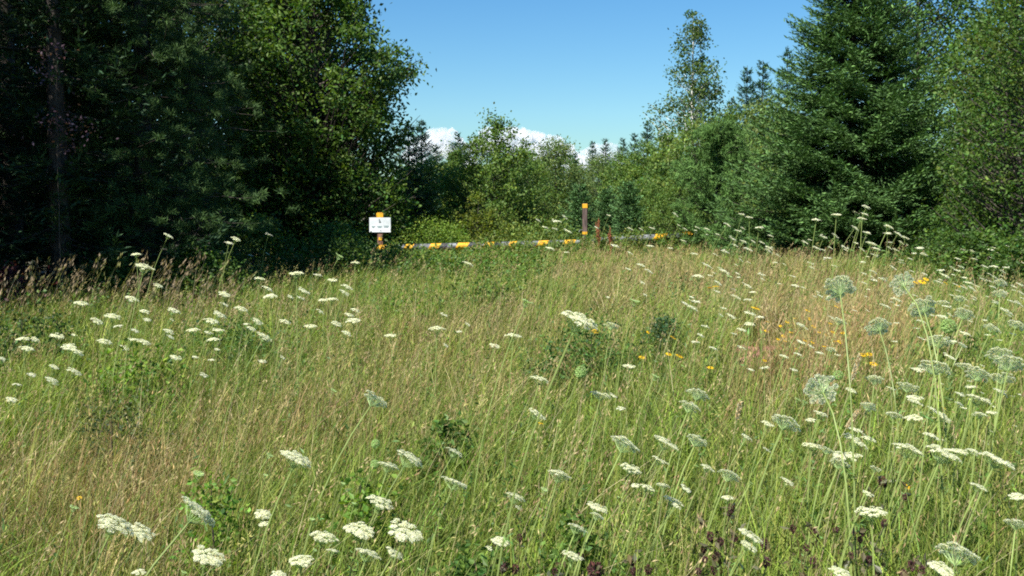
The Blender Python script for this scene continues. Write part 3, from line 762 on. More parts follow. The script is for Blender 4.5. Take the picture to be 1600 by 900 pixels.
    leaves(g, P, ax + r.normal(0, .3, (k, 3)), rdir(k, r), .02 * sc, .005 * sc, np.repeat(c, m, 0) * V(1.05, .95, .9))
    o = g.build('tussock_grass', M_GRASS); tag(o, 'loose tussocks and long leaning straws scattered over the meadow', 'grass', kind='stuff')
    # small leafed stems standing in the sward, in loose clumps
    nc = 5200; x, y = sample(nc, 1.7, 24, 1.1, r); ok = lim_edge(x, y) & ((np.abs(x / y - .2455) > .038) | (np.abs(y - 7.3) > 1.3)) & (r.uniform(0, 1, nc) < 1.15 - dryness(x, y, r)[0] * 1.3); x, y = x[ok], y[ok]; nc = len(x)
    m = 34; hs_ = r.uniform(.25, .6, nc) * np.interp(y, [2, 10, 16, 24], [1, 1, .8, .75]); tone = r.integers(0, 5, nc)
    FC = np.array([[.10, .19, .03], [.15, .24, .04], [.07, .14, .035], [.20, .26, .05], [.12, .20, .06]])
    ui = np.tile(np.linspace(.1, 1, m), nc); k = nc * m
    sc = np.repeat(np.interp(y, [2, 6, 24], [.7, 1, 2.1]), m)
    P = np.repeat(np.stack([x, y, ground(x, y)], 1), m, 0) + np.outer(ui * np.repeat(hs_, m), V(.15, 0, 1)) + r.normal(0, .028, (k, 3)) * (1.2 - ui)[:, None] * sc[:, None]
    ax = rdir(k, r) + V(0, 0, .5)
    g = G(); leaves(g, P, ax, rdir(k, r) + V(0, 0, .8), .031 * sc * r.uniform(.5, 1.5, k), .010 * sc * r.uniform(.6, 1.4, k), np.repeat(FC[tone], m, 0) * np.exp(r.normal(0, .2, k))[:, None])
    o = g.build('leafy_stems', M_LEAF); tag(o, 'fresh green small leafed stems growing through the grass', 'weeds', kind='stuff')
    # fine low sward and litter that covers the soil
    x, y = sample(120000, 1.5, 26, 1.2, r); ok = lim_edge(x, y) & ((np.abs(x / y - .2455) > .03) | (np.abs(y - 7.9) > .8) | (r.uniform(0, 1, 120000) < .1)); x, y = x[ok], y[ok]; n = len(x)
    P = np.stack([x, y, ground(x, y) + r.uniform(.01, .24, n)], 1)
    sc = np.interp(y, [1.5, 5, 26], [1, 1.25, 2.6])
    c = np.where(r.uniform(0, 1, (n, 1)) < .62, GREENS[r.integers(5, size=n)] * .9, DRYS[r.integers(5, size=n)] * .75)
    g = G(); leaves(g, P, rdir(n, r) + V(0, 0, .4), rdir(n, r) + V(0, 0, .7), .045 * sc * r.uniform(.6, 1.3, n), .013 * sc * r.uniform(.6, 1.4, n), c)
    o = g.build('low_weeds', M_LEAF); tag(o, 'short clover and small leafed weeds between the grass stems', 'weeds', kind='stuff')
    # short grass on the clearing beyond the gate
    n = 42000; y = r.uniform(22.5, 60, n); x = r.uniform(-6, 7, n) * (1 + (y - 22) / 60)
    base = np.stack([x, y, ground(x, y) - .01], 1)
    c = np.array([[.13, .22, .035], [.16, .22, .05], [.20, .20, .07]])[r.integers(3, size=n)] * np.exp(r.normal(0, .2, n))[:, None]
    a = r.uniform(0, 2 * pi, n); ld = np.stack([np.cos(a), np.sin(a), 0 * a], 1)
    g = G(); blades(g, base, r.uniform(.15, .42, n), r.uniform(.018, .04, n), ld, r.uniform(.1, .6, n), c * .9, c, 2, r)
    o = g.build('clearing_grass', M_GRASS); tag(o, 'bright short grass on the sunny clearing beyond the gate', 'grass', kind='stuff')
    # tall pale reed like grasses before the dark left wood
    n = 190; y = r.uniform(9.6, 11.5, n); x = np.array([X(p, 1) for p in r.uniform(-40, 360, n)]) * y
    base = np.stack([x, y, ground(x, y) - .01], 1); h = r.uniform(.45, .95, n) * np.interp(x / y * F + 800, [0, 150, 300, 370], [.95, 1.1, 1.1, .8])
    a = r.uniform(0, 2 * pi, n); ld = unit(np.stack([np.cos(a), np.sin(a), 0 * a], 1) * .4 + V(1, 0, 0)); ln = r.uniform(.1, .5, n)
    c = np.array([[.30, .25, .16], [.22, .18, .11], [.20, .21, .08]])[r.integers(3, size=n)] * np.exp(r.normal(0, .15, n))[:, None]
    g = G(); blades(g, base, h, np.full(n, .010), ld, ln, c * .7, c, 4, r)
    m = 9; tip = base + np.outer(h * (1 - .35 * ln), V(0, 0, 1)) + ld * (h * ln)[:, None]
    T = np.repeat(tip, m, 0); k = len(T); ax = unit(np.repeat(ld * ln[:, None], m, 0) * 2 + V(0, 0, 1) + r.normal(0, .2, (k, 3)))
    P = T - ax * (r.uniform(-.01, .16, k))[:, None] + r.normal(0, .008, (k, 3))
    leaves(g, P, ax, rdir(k, r), .05, .013, np.repeat(c, m, 0) * V(1.1, 1, 1))
    o = g.build('tall_grass', M_GRASS); tag(o, 'tall pale seeding grasses standing before the dark left wood', 'grass', kind='stuff')
grass_field()


def weed(name, px, ptop, Y, W, label, seed, cols, leaf=.035, n=90, per=22, cat='weed', squash=1.0):
    x = X(px, Y); z = float(ground(x, Y)); H = at(px, ptop, Y)[2] - z
    return tree(name, x, Y, label, lambda g, w_: broad_crown(g, w_, R_(seed), H, W, [(0, .5), (.3, .9), (.65, 1), (.85, .7), (1, .25)], n, per, W * .34, leaf, cols, z0=.15, squash=squash, bark_r=.008, lumps=.45, barkcol=V(.08, .10, .04)),
                cat=cat, sink=.0, crown='foliage', trunk='stems')
WG = [V(.055, .12, .03), V(.07, .14, .035), V(.045, .10, .03)]
weed('leafy_weed', 925, 512, 6.6, .36, 'dark green leafy weed clump behind the round green bud', 71, WG, .028, 110, 30)
weed('spruce_seedling', 1042, 498, 6.9, .17, 'narrow dark green seedling with yellow flowers above it', 72, [V(.04, .09, .04)], .024, 110, 26)
weed('leafy_weed', 372, 512, 7.6, .42, 'dark leafy weed clump among the white flowers below the leafy tree', 73, WG, .032, 100, 28)
weed('leafy_weed', 30, 480, 7.6, .40, 'dark broad weed clump at the left edge of the meadow', 74, DARKG + WG, .035, 100, 26)
weed('leafy_weed', 165, 618, 4.6, .20, 'dull dark weed in the brown grass at the lower left', 75, [V(.06, .09, .04)], .02, 70, 20)
weed('leafy_weed', 320, 748, 3.1, .15, 'bright green leafy weed behind the grey backed bloom at lower left', 76, [V(.10, .2, .03), V(.13, .22, .04)], .022, 60, 16)
weed('bramble_patch', 605, 392, 17.0, .85, 'leafy bramble patch in front of the sign post', 77, [V(.07, .14, .035), V(.085, .16, .04)], .065, 130, 30, 'bramble', .8)
weed('bramble_patch', 690, 402, 15.5, .8, 'leafy bramble patch below the left arm of the barrier', 78, [V(.07, .14, .035), V(.10, .17, .04)], .06, 110, 30, 'bramble', .8)
weed('bramble_patch', 560, 385, 19.5, .6, 'small bramble patch left of the sign post', 79, [V(.06, .12, .035)], .06, 70, 30, 'bramble', .8)
weed('leafy_weed', 800, 398, 15.0, .7, 'fresh green weed clump below the middle of the barrier', 80, [V(.09, .17, .035)], .05, 90, 26)
for k_, (px_, pt_, Y_, W_, lb_) in enumerate(((768, 372, 20.6, .42, 'tall weed clump hiding the barrier pole right of its third stripe'), (822, 376, 20.8, .4, 'weed clump before the middle of the long barrier pole'),
        (868, 377, 20.4, .28, 'small weed clump left of the last stripe of the long pole'), (914, 369, 21.4, .33, 'weed clump hiding the foot of the dark post'), (948, 366, 21.2, .38, 'weed clump at the foot of the rusty dock stalks'),
        (990, 362, 21.4, .42, 'tall weed clump hiding the short pole left of its stripes'), (1051, 372, 21.6, .12, 'narrow weed between the two stripes of the short pole'), (1120, 362, 21.4, .3, 'weed clump hiding the right end of the short pole'),
        (615, 380, 20.8, .22, 'leafy weed climbing at the foot of the white sign'), (655, 392, 20.2, .5, 'low weeds under the left part of the long pole'))):
    weed('leafy_weed', px_, pt_, Y_, W_, lb_, 300 + k_, [V(.10, .18, .04), V(.13, .20, .05), V(.16, .19, .07)], .05, 70, 30)
for k_, (px_, pt_, Y_, W_, lb_) in enumerate(((215, 560, 6.0, .3, 'green leafy weed below the loose row of small white heads at left'),
        (760, 440, 11.0, .5, 'fresh green weed clump in the far meadow below the sapling'), (640, 470, 10.0, .4, 'green weed clump in the upper meadow below the white sign'), 
        (700, 655, 4.4, .14, 'leafy weed between the brown grass and the green foreground'), (1120, 640, 5.0, .25, 'leafy weed below the seedling with yellow flowers'), (1480, 520, 5.5, .3, 'leafy weed among the crowded flowers at right'),
        (560, 745, 3.4, .15, 'broad leafed weed at the front left of centre'), (900, 800, 3.1, .13, 'broad leafed weed at the front right of centre'), (1290, 800, 3.3, .16, 'broad leafed weed among the dark seed heads'), (740, 850, 2.8, .12, 'small leafy weed at the very front'))):
    weed('leafy_weed', px_, pt_, Y_, W_, lb_, 330 + k_, [[V(.10, .19, .035), V(.13, .22, .04)], [V(.075, .14, .035), V(.09, .16, .04)]][k_ % 2], .012 * Y_ ** .5 + .01, 60, 18)
BRT = [V(.12, .21, .035), V(.15, .23, .045)]
weed('bright_shrub', 664, 346, 23.5, .62, 'low bright green shrub on the sunny clearing right of the sign', 82, BRT, .05, 150, 40, 'shrub', .9)
weed('bright_shrub', 706, 352, 24.2, .5, 'lower bright green shrub left of the yellow green sapling', 83, BRT, .05, 110, 40, 'shrub', .9)
weed('olive_shrub', 795, 352, 24.4, .75, 'low olive shrub right of the yellow green sapling', 84, [V(.12, .18, .04), V(.14, .19, .05)], .07, 110, 34, 'shrub', .9)
weed('olive_shrub', 855, 346, 24.8, .75, 'low olive shrub left of the dark post', 85, [V(.12, .18, .04), V(.10, .17, .05)], .07, 110, 34, 'shrub', .9)
weed('leafy_weed', 1405, 770, 3.6, .12, 'small dark weed beside the dark red seed head', 81, [V(.05, .09, .04)], .018, 40, 14)
# ------------------------------------------------------------------ wild carrot flowers: x y width kind
FL = """264 367 15 w;213 397 15 w;226 417 32 w;248 446 14 w;128 472 21 w;206 466 22 w;177 494 22 w;152 501 18 w;185 509 13 w;226 486 15 w;272 485 20 w;211 516 13 w;207 529 18 w;226 534 18 w;230 499 10 w;163 533 22 w;89 523 20 w;35 529 20 w;55 530 14 w;43 544 20 w;194 542 15 w;108 541 22 w;120 549 24 w;116 523 8 w;85 572 14 w;117 580 24 w;50 585 12 w;82 594 24 w;26 600 12 w;3 560 12 w;18 624 16 w;264 517 16 w;275 557 18 w;302 515 18 w;319 585 12 w;330 562 10 w;306 557 9 w;269 499 7 w;267 526 10 w
350 360 7 w;335 369 7 w;337 383 7 w;347 393 10 w;369 373 14 w;358 379 12 w;392 373 8 w;378 390 7 w;371 397 6 w;392 398 7 w;409 389 7 w;418 396 6 w;420 365 10 w
530 401 14 b;555 410 14 w;463 427 24 w;496 429 12 w;519 436 15 w;406 435 15 w;419 451 16 w;422 462 20 w;476 453 20 w;543 448 17 w;539 457 15 w;455 463 9 w;470 465 12 w;351 459 18 w;351 474 11 w;377 482 20 w;505 467 17 w;519 467 16 w;501 486 12 w;555 484 14 w;547 491 14 w;552 500 20 w;527 506 16 w;542 520 15 w;486 508 18 w;446 502 17 w;403 502 17 w;393 513 14 w;385 506 9 w;414 526 29 w;343 491 20 w;331 501 24 w;341 514 18 w;326 519 13 w;333 530 17 w;340 545 8 w;410 564 10 w;521 611 11 b;610 524 17 w;442 558 8 w;683 513 26 w;695 491 12 w;697 539 8 w
841 344 8 w;869 344 13 w;883 339 9 w;852 355 9 w;868 357 8 w;888 360 14 w;932 355 7 w;952 336 6 w;860 388 14 w;885 394 7 w;962 383 12 w;985 395 8 w;1016 384 10 w;1048 387 7 w;1085 396 9 w;732 412 15 w;983 420 8 w;1014 423 12 w;1002 414 14 w;1091 431 15 w;1004 441 8 w;1071 474 13 w;1089 470 11 w;1082 481 17 w;1081 464 8 w;823 473 20 b;1008 460 6 w;950 464 6 w;718 517 8 w;731 506 8 w;803 524 23 w;773 540 16 w;905 499 66 w;992 472 18 b;956 508 20 g;983 572 19 w;1087 534 12 w;1096 523 11 w;845 592 30 w;908 581 19 B;1023 589 16 b;985 357 8 w;1002 358 7 w;1020 356 8 w;1056 335 9 w;1061 352 5 w
1160 334 8 w;1171 339 9 w;1137 351 11 w;1155 360 9 w;1186 355 11 w;1122 366 6 w;1146 372 11 w;1162 377 10 w;1177 377 8 w;1134 392 13 w;1149 383 8 w;1169 389 12 w;1201 385 10 w;1202 392 11 w;1220 360 8 w;1276 342 13 w;1298 353 8 w;1287 360 8 w;1288 369 12 w;1258 378 9 w;1276 387 12 w;1287 390 7 w;1158 406 7 w;1108 416 12 w;1132 424 17 w;1139 433 12 b;1154 433 6 w;1191 428 11 w;1192 436 7 w;1211 410 7 w;1268 411 9 w;1269 418 7 w;1123 442 13 w;1169 447 14 w;1176 456 10 w;1243 446 11 w;1122 455 9 w;1278 456 6 w;1273 463 6 w;1283 462 8 w;1151 464 15 w;1169 468 11 w;1132 481 8 w;1172 488 17 w;1188 495 12 w;1143 494 14 w;1127 492 7 w;1293 403 12 w
1103 509 11 w;1172 506 15 w;1159 515 14 w;1148 521 8 w;1159 543 14 w;1114 544 14 w;1253 509 18 w;1252 533 14 w;1247 553 13 w;1226 557 15 w;1194 574 13 w;1173 577 10 w;1269 541 9 w;1281 551 11 w;1299 546 14 g;1310 554 8 w;1312 501 20 g;1298 495 8 w;1242 577 10 w;1281 607 54 G;1310 586 15 B;1246 625 10 b;1257 629 12 b;1091 615 36 g;1079 634 36 g;1331 610 15 w
1354 323 12 w;1307 334 14 w;1338 332 9 w;1351 334 10 w;1407 337 8 w;1347 341 12 w;1356 343 6 w;1370 347 7 w;1362 349 7 w;1346 349 8 w;1337 355 12 w;1302 353 7 w;1389 354 14 w;1358 354 8 w;1355 363 11 w;1387 364 10 w;1404 364 12 w;1415 371 10 w;1332 370 7 w;1351 371 7 w;1306 368 10 w;1362 379 16 w;1338 379 7 w;1409 379 8 w;1390 378 8 w;1320 385 12 w;1347 389 9 w;1369 388 12 w;1368 398 10 w;1400 390 8 w;1437 387 11 w;1429 395 6 w;1444 397 11 w;1422 404 7 w;1409 406 6 w;1396 418 10 w;1364 424 11 w;1351 427 7 w;1366 437 8 w;1348 409 8 w;1381 435 12 g;1408 444 40 G;1311 449 52 H;1400 468 14 w;1441 478 40 H;1384 477 15 w;1509 375 8 w;1521 393 9 w;1547 390 9 w;1557 392 10 w;1507 390 9 w;1550 403 7 w;1564 398 9 w;1578 403 5 w;1597 410 8 w;1471 421 9 w;1488 418 7 w;1502 417 9 w;1497 422 8 w;1539 416 9 w;1553 416 12 w;1573 417 8 w;1567 424 8 w;1489 429 6 w;1477 431 15 w;1467 440 10 w;1514 442 14 w;1508 449 9 w;1520 451 11 w;1546 428 6 w;1538 436 9 w;1562 441 18 g;1551 448 9 w;1595 444 9 w;1597 458 9 w;1562 458 18 g;1500 466 14 g;1507 490 28 g;1474 472 16 g;1481 478 10 w;1473 495 16 w;1574 485 18 w;1582 470 9 w;1593 474 10 w;1555 471 8 w
1371 508 34 H;1482 509 20 B;1551 512 20 g;1467 532 34 g;1485 556 19 w;1488 533 12 w;1508 521 14 w;1562 552 36 g;1578 566 42 g;1589 506 24 g;1462 571 42 g;1436 577 14 w;1507 569 24 g;1529 584 36 g;1567 588 34 g;1420 603 30 g;1431 619 22 w;1431 628 24 w;1500 614 13 w;1530 621 36 w;1517 603 14 w;1563 612 18 w;1498 630 12 w;1458 640 15 w;1550 643 14 w;1464 622 10 w;1596 617 10 w;1367 592 26 g;1421 542 6 b;1390 568 6 b;1357 634 20 g;1475 651 26 W;1397 646 22 g;1427 652 26 w;1505 539 10 g;1440 502 11 w;1583 521 8 w
1338 672 20 w;1337 688 38 w;1357 685 20 w;1322 709 46 w;1312 722 34 g;1420 701 42 w;1475 707 50 w;1495 703 32 w;1560 715 48 w;1455 681 22 w;1520 704 16 w;1529 760 26 w;1361 796 46 w;1591 775 22 w;1357 771 16 w;1369 731 16 g;1540 691 10 w;1547 686 6 w;1395 751 12 w;1410 771 6 b;1468 716 14 w;1390 659 8 w;1531 647 18 g
1229 657 50 g;1283 646 26 w;1200 662 20 w;1167 683 18 w;1043 690 44 w;1032 717 30 w;1090 687 38 g;1106 731 26 w;1140 741 38 g;1268 694 30 w;1231 752 20 w;1198 702 12 w;1236 704 8 b;1058 651 6 b;1267 656 14 w;1071 751 8 w;1173 755 8 b;1292 703 20 g;1012 761 26 w;1036 758 20 g;1073 762 20 w;1052 781 34 w;1057 790 16 w;1030 786 6 b;1138 776 18 w;1174 834 42 w;1170 852 30 W
1315 896 40 W;1498 862 62 g;1472 886 40 W;1588 815 34 g;840 646 33 w;874 741 42 g;978 692 52 g;987 730 38 w;940 615 34 g;959 617 14 w;970 637 13 w;711 706 30 g;712 752 44 g;914 704 6 b;801 676 6 b;805 776 36 g;812 793 12 w;844 796 7 b;850 766 14 b;783 845 30 W;765 856 14 w;902 824 34 g;934 791 38 w;934 806 24 g;895 867 38 w;993 757 14 w;966 777 6 b;951 841 8 w;735 834 8 w
411 803 30 W;412 818 16 w;595 783 46 w;563 825 54 W;636 827 60 W;506 837 46 w;470 875 44 w;576 864 46 g;618 863 34 w;520 860 20 g;492 860 8 b;488 812 9 b;536 756 8 b;553 787 8 b;415 743 8 b;587 693 14 B;586 725 14 B;436 897 24 W;688 804 7 b;655 890 7 b;465 715 54 w;640 715 52 g;608 727 36 g;588 622 46 g;310 742 20 b;312 798 72 g;180 817 62 w;220 830 44 W;326 866 58 W;115 794 16 b;421 712 14 b;217 893 20 w;287 895 10 b"""
FL = [(float(a.split()[0]), float(a.split()[1]), float(a.split()[2]), a.split()[3]) for l in FL.split('\n') for a in l.split(';')]


def umbel(seed, nu, nf, fs, form='flat'):
    """unit-width flower head; origin where the rays leave the stem. Returns (florets, rays) meshes"""
    r = R_(seed); fl = G(); ry = G(); depth = .30
    if form == 'cup': depth = .55
    pts = []
    for i in range(nu):
        f = math.sqrt((i + .5) / nu); a = i * 2.39996 + r.normal(0, .12)
        if form == 'flat': rad = .43 * f * (1 + r.normal(0, .07)); z = depth + (-.04, .07, .13, .10, .02)[seed % 5] * (1 - f * f) + r.normal(0, .03)
        elif form == 'cup': rad = .36 * f * (1 + r.normal(0, .05)); z = depth * (.72 + .28 * f)
        else:
            zz = 1 - 2 * (i + .5) / nu; rad = .40 * math.sqrt(1 - zz * zz); z = .45 + .40 * zz
        pts.append(V(rad * cos(a), rad * sin(a), z))
    W_ = V(.86, .85, .70); Gn = V(.42, .52, .24); S = V(.30, .42, .16)
    for p in pts:
        d = unit(p)
        mid = p * .5 + V(p[0], p[1], 0) * .10
        if form != 'ball': tube(ry, [V(0, 0, 0), mid, p * .93], [.006, .0045, .004], S, 3)
        q = p * .93; n = nf
        ur = {'flat': .46, 'cup': .34, 'ball': .5}[form] / math.sqrt(nu) * 1.05 * r.uniform(.85, 1.15)
        th = np.arange(n) * 2.39996 + r.uniform(0, 6); rr = np.sqrt((np.arange(n) + .5) / n) * ur
        up = unit(V(0, 0, 1) * (1.0 if form != 'ball' else 0) + d * .45)
        s1 = unit(np.cross(up, V(.3, 1, .1))); s2 = np.cross(up, s1)
        P = p + np.outer(rr * np.cos(th), s1) + np.outer(rr * np.sin(th), s2) + np.outer(-(rr / ur) ** 2 * ur * .35 + r.normal(0, .008, n), up)
        if form == 'flat':
            for k in range(0, n, 3 if nf > 8 else 4): tube(ry, [q, P[k]], [.0028, .002], S, 3)
        col = {'flat': W_, 'cup': V(.62, .74, .40), 'ball': V(.46, .60, .26)}[form]
        cc = jitter_cols(col, n, r, .07, .02)
        nr = unit(np.tile(up, (n, 1)) + r.normal(0, .28, (n, 3)))
        leaves(fl, P, np.cross(nr, rdir(n, r)), nr, fs * r.uniform(.8, 1.2, n), fs * r.uniform(.75, 1.1, n), cc, fold=.05)
        if form == 'flat' and nf > 8:     # second petal layer crossed over the first
            nr = unit(np.tile(up, (n, 1)) + r.normal(0, .4, (n, 3)))
            leaves(fl, P + up * .006, np.cross(nr, rdir(n, r)), nr, fs * .9, fs * .7, cc)
    # bracts under the rays
    nb = 9; a = np.linspace(0, 2 * pi, nb, endpoint=False) + .2
    D = np.stack([np.cos(a), np.sin(a), np.full(nb, -.35)], 1)
    if form == 'cup': D[:, 2] = 1.1
    leaves(ry, unit(D) * .11, D, V(0, 0, 1) + np.zeros((nb, 3)), .22, .018, np.tile(V(.16, .26, .08), (nb, 1)))
    return fl.mesh('florets', M_PETAL), ry.mesh('rays', M_STEM)

UN = [umbel(100 + i, 34, 26, .046) for i in range(5)]
UM = [umbel(120 + i, 20, 12, .085) for i in range(4)]
UF = [umbel(130 + i, 11, 8, .15) for i in range(3)]
UC = [umbel(140 + i, 26, 8, .10, 'cup') for i in range(2)]
UB = [umbel(150 + i, 90, 8, .10, 'ball') for i in range(2)]

COLS = [(190, 'the purple tree'), (345, 'the dark pine'), (470, 'the leafy tree'), (570, 'the sign-side bush'), (700, 'the white sign'), (850, 'the yellow green sapling'), (960, 'the dark post'), (1055, 'the small green spruce'),
        (1125, 'the right barrier arm'), (1200, 'the young pine'), (1280, 'big spruce left edge'), (1350, 'the big spruce middle'), (1430, 'the big spruce right half'), (1500, 'big spruce right edge'), (1560, 'the nearest alder'), (1700, 'the right edge alder')]
ROWS = [(362, 'by the trees'), (400, 'at far edge'), (445, 'far meadow'), (490, 'upper meadow'), (540, 'upper middle'), (600, 'mid meadow'), (680, 'lower middle'), (770, 'near meadow'), (830, 'near front'), (2000, 'very front')]
ORD = ['', 'second ', 'third ', 'fourth ', 'fifth ', 'sixth ', 'seventh ', 'eighth ', 'ninth ', 'tenth ', 'eleventh ', 'twelfth ', 'thirteenth ', 'fourteenth ']


def pick(table, v):
    for a, b in table:
        if v < a: return b


def labels_for(items, noun):
    """items: (px, py, description) -> a label naming rank, place in depth and the landmark above"""
    cells = {}
    for i, (px, py, d) in enumerate(items): cells.setdefault((d, pick(COLS, px), pick(ROWS, py)), []).append((px, i))
    out = [None] * len(items)
    for (d, c, rw), l in cells.items():
        l.sort()
        for k, (_, i) in enumerate(l):
            rank = '' if len(l) == 1 else (ORD[k].strip() or 'first') + ' from left, '
            out[i] = f'{rank}{d} {noun}, {rw}, below {c}'
    return out


def frame(n):
    n = unit(n); a = unit(np.cross(V(0, 1, 0), n)); b = np.cross(n, a)
    from mathutils import Matrix
    return Matrix(((a[0], b[0], n[0]), (a[1], b[1], n[1]), (a[2], b[2], n[2]))), np.stack([a, b, n], 1)


def place_flowers():
    r = R_(200)
    order = sorted(range(len(FL)), key=lambda i: -FL[i][2])
    single = set(order[:296])
    desc = []
    for px, py, wpx, k in FL:
        if k == 'B': d = 'round green budding'
        elif k == 'b': d = 'pale green cupped'
        else:
            s = 'big' if wpx >= 40 else 'middling' if wpx >= 22 else 'small' if wpx >= 12 else 'tiny'
            d = s + (' white' if k in 'wW' else ' grey backed')
        desc.append((px, py, d))
    idx = sorted(single); lab = labels_for([desc[i] for i in idx], 'carrot umbel'); lab = dict(zip(idx, lab))
    rest = G()
    for i, (px, py, wpx, k) in enumerate(FL):
        real = {'B': .045, 'b': .05}.get(k, .085) * r.uniform(.92, 1.08)
        if k == 'b' and wpx < 10: real = .03
        real *= 1.12 if wpx > 45 else 1
        Y = real * F / wpx
        # keep the stem a believable length: slide along the view ray and resize
        hi, lo = 1.15, .60
        for _ in range(60):
            P = at(px, py, Y); h = P[2] - float(ground(P[0], P[1]))
            if h > hi and Y > 4 and py > 345: Y *= 1.02
            elif h < lo: Y *= .98
            else: break
        Y = min(Y, 17.5)
        P = at(px, py, Y); w_ = wpx * Y / F * (1.3 if wpx < 12 else 1.2 if wpx < 24 else 1.06) * (1.14 if px > 1330 and py > 450 else 1)
        rest_ = (i not in single)
        gz = float(ground(P[0], P[1]))
        roll = radians(r.uniform(14, 34)); pitch = {'w': (r.uniform(-8, 3) if wpx > 22 else r.uniform(-3, 10)), 'W': r.uniform(6, 16), 'g': -r.uniform(16, 34), 'G': -78, 'H': -54, 'b': r.uniform(-8, 8), 'B': 0}[k]
        if k in 'GH': roll = radians(r.uniform(0, 14))
        if (px, py) == (588, 622): roll = radians(36)
        if (px, py) == (312, 798): roll = radians(42); pitch = -30
        if (px, py) == (905, 499): roll = radians(24); pitch = 2
        if k == 'w' and r.uniform() < .2: roll = radians(r.uniform(-4, 8))
        n = unit(V(math.tan(roll), -math.tan(radians(pitch)), 1.0))
        M3, Mn = frame(n)
        if wpx >= 26: U = UN[i % 5]
        elif wpx >= 14: U = UM[i % 4]
        else: U = UF[i % 3]
        dep = .33
        if k == 'b': U = UC[i % 2]; dep = .4
        if k == 'B': U = UB[i % 2]; dep = .45
        O = P - n * dep * w_; h = O[2] - gz
        lean = V(n[0], n[1], 0) / max(n[2], .45); lean = lean * min(1, .9 / max(np.linalg.norm(lean), .01))
        B = O - lean * h * .42; B[2] = float(ground(B[0], B[1])) - .02
        t = np.linspace(0, 1, 9)[:, None]
        c1 = B + V(0, 0, h * .45); c2 = O - n * h * .35
        path = (1 - t) ** 3 * B + 3 * (1 - t) ** 2 * t * c1 + 3 * (1 - t) * t * t * c2 + t ** 3 * O
        sr = 1.2 * max(.0011, min(.0021, .0009 + w_ * .010)) * (1.0 if Y < 6 else 1.25)
        scol = V(.22, .28, .08) * r.uniform(.8, 1.2)
        if rest_:
            tube(rest, path, np.linspace(sr * 1.2, sr, 9), scol, 3, 1)
            for me, mi in ((U[0], 0), (U[1], 1)):
                v = np.zeros(len(me.vertices) * 3, np.float32); me.vertices.foreach_get('co', v); v = v.reshape(-1, 3)
                f = np.zeros(len(me.loops), np.int32); me.loops.foreach_get('vertex_index', f)
                c = np.zeros(len(v) * 4, np.float32); me.color_attributes['Col'].data.foreach_get('color', c)
                rest.add(O + (v * w_) @ Mn.T, f.reshape(-1, 4), c.reshape(-1, 4)[:, :3], mi)
            continue
        th = thing('wild_carrot', B, lab[i], 'flower', 'wild carrot flowers of the meadow')
        g = G(); tube(g, path - B, np.linspace(sr * 1.25, sr, 9), scol, 5)
        if wpx > 18:   # a few ferny stem leaves
            for q in range(3):
                p0 = path[2 + q] - B; a = r.uniform(0, 6.3); L = r.uniform(.05, .11)
                dd = unit(V(cos(a), sin(a), .8)); m = 14; u = np.linspace(.15, 1, m)[:, None]
                leaves(g, p0 + dd * u * L + r.normal(0, .006, (m, 3)), dd + r.normal(0, .7, (m, 3)), rdir(m, r), .022, .004, jitter_cols(V(.10, .19, .05), m, r))
        g.build('stem', M_STEM, th)
        O2 = O - B
        hd = link(bpy.data.objects.new('flower_head', U[0]), th)
        from mathutils import Euler
        e = M3.to_euler(); rz = r.uniform(0, 6.28)
        from mathutils import Matrix
        e = (M3 @ Matrix.Rotation(rz, 3, 'Z')).to_euler()
        hd.location = O2; hd.rotation_euler = e; hd.scale = (w_,) * 3
        ry = link(bpy.data.objects.new('ray_stalks', U[1]), th)
        ry.location = O2; ry.rotation_euler = e; ry.scale = (w_,) * 3
    # more specks of the same crowded flowers on the right bank
    for k_ in range(150):
        px = r.uniform(1060, 1600); py = r.uniform(350, 470) + (px - 1060) * .06
        if k_ % 3 == 0: px = r.uniform(1380, 1600); py = r.uniform(470, 720)
        Y = (.06 * F / r.uniform(5, 9))
        for _ in range(60):
            P = at(px, py, Y); h = P[2] - float(ground(P[0], P[1]))
            if h > 1.0 and Y < 17: Y *= 1.02
            elif h < .55: Y *= .98
            else: break
        Y = min(Y, 17.0); P = at(px, py, Y); gz = float(ground(P[0], P[1]))
        w_ = r.uniform(6, 11) * Y / F; n = unit(V(r.uniform(.1, .6), r.uniform(-.15, .1), 1)); M3, Mn = frame(n); O = P - n * .33 * w_
        B = V(O[0] - .12, O[1], gz); t = np.linspace(0, 1, 5)[:, None]
        tube(rest, (1 - t) ** 2 * B + 2 * (1 - t) * t * (B + V(.02, 0, (O[2] - gz) * .6)) + t * t * O, .0018, V(.15, .22, .06), 3, 1)
        me = UF[k_ % 3][0]; v = np.zeros(len(me.vertices) * 3, np.float32); me.vertices.foreach_get('co', v)
        f = np.zeros(len(me.loops), np.int32); me.loops.foreach_get('vertex_index', f); c = np.zeros(len(v) // 3 * 4, np.float32); me.color_attributes['Col'].data.foreach_get('color', c)
        rest.add(O + (v.reshape(-1, 3) * w_) @ Mn.T, f.reshape(-1, 4), c.reshape(-1, 4)[:, :3], 0)
    if rest.n:
        o = rest.build('small_wild_carrots', [M_PETAL, M_STEM]); tag(o, 'the smallest far wild carrot heads, mere specks along the far edge', 'flowers', kind='stuff')
place_flowers()

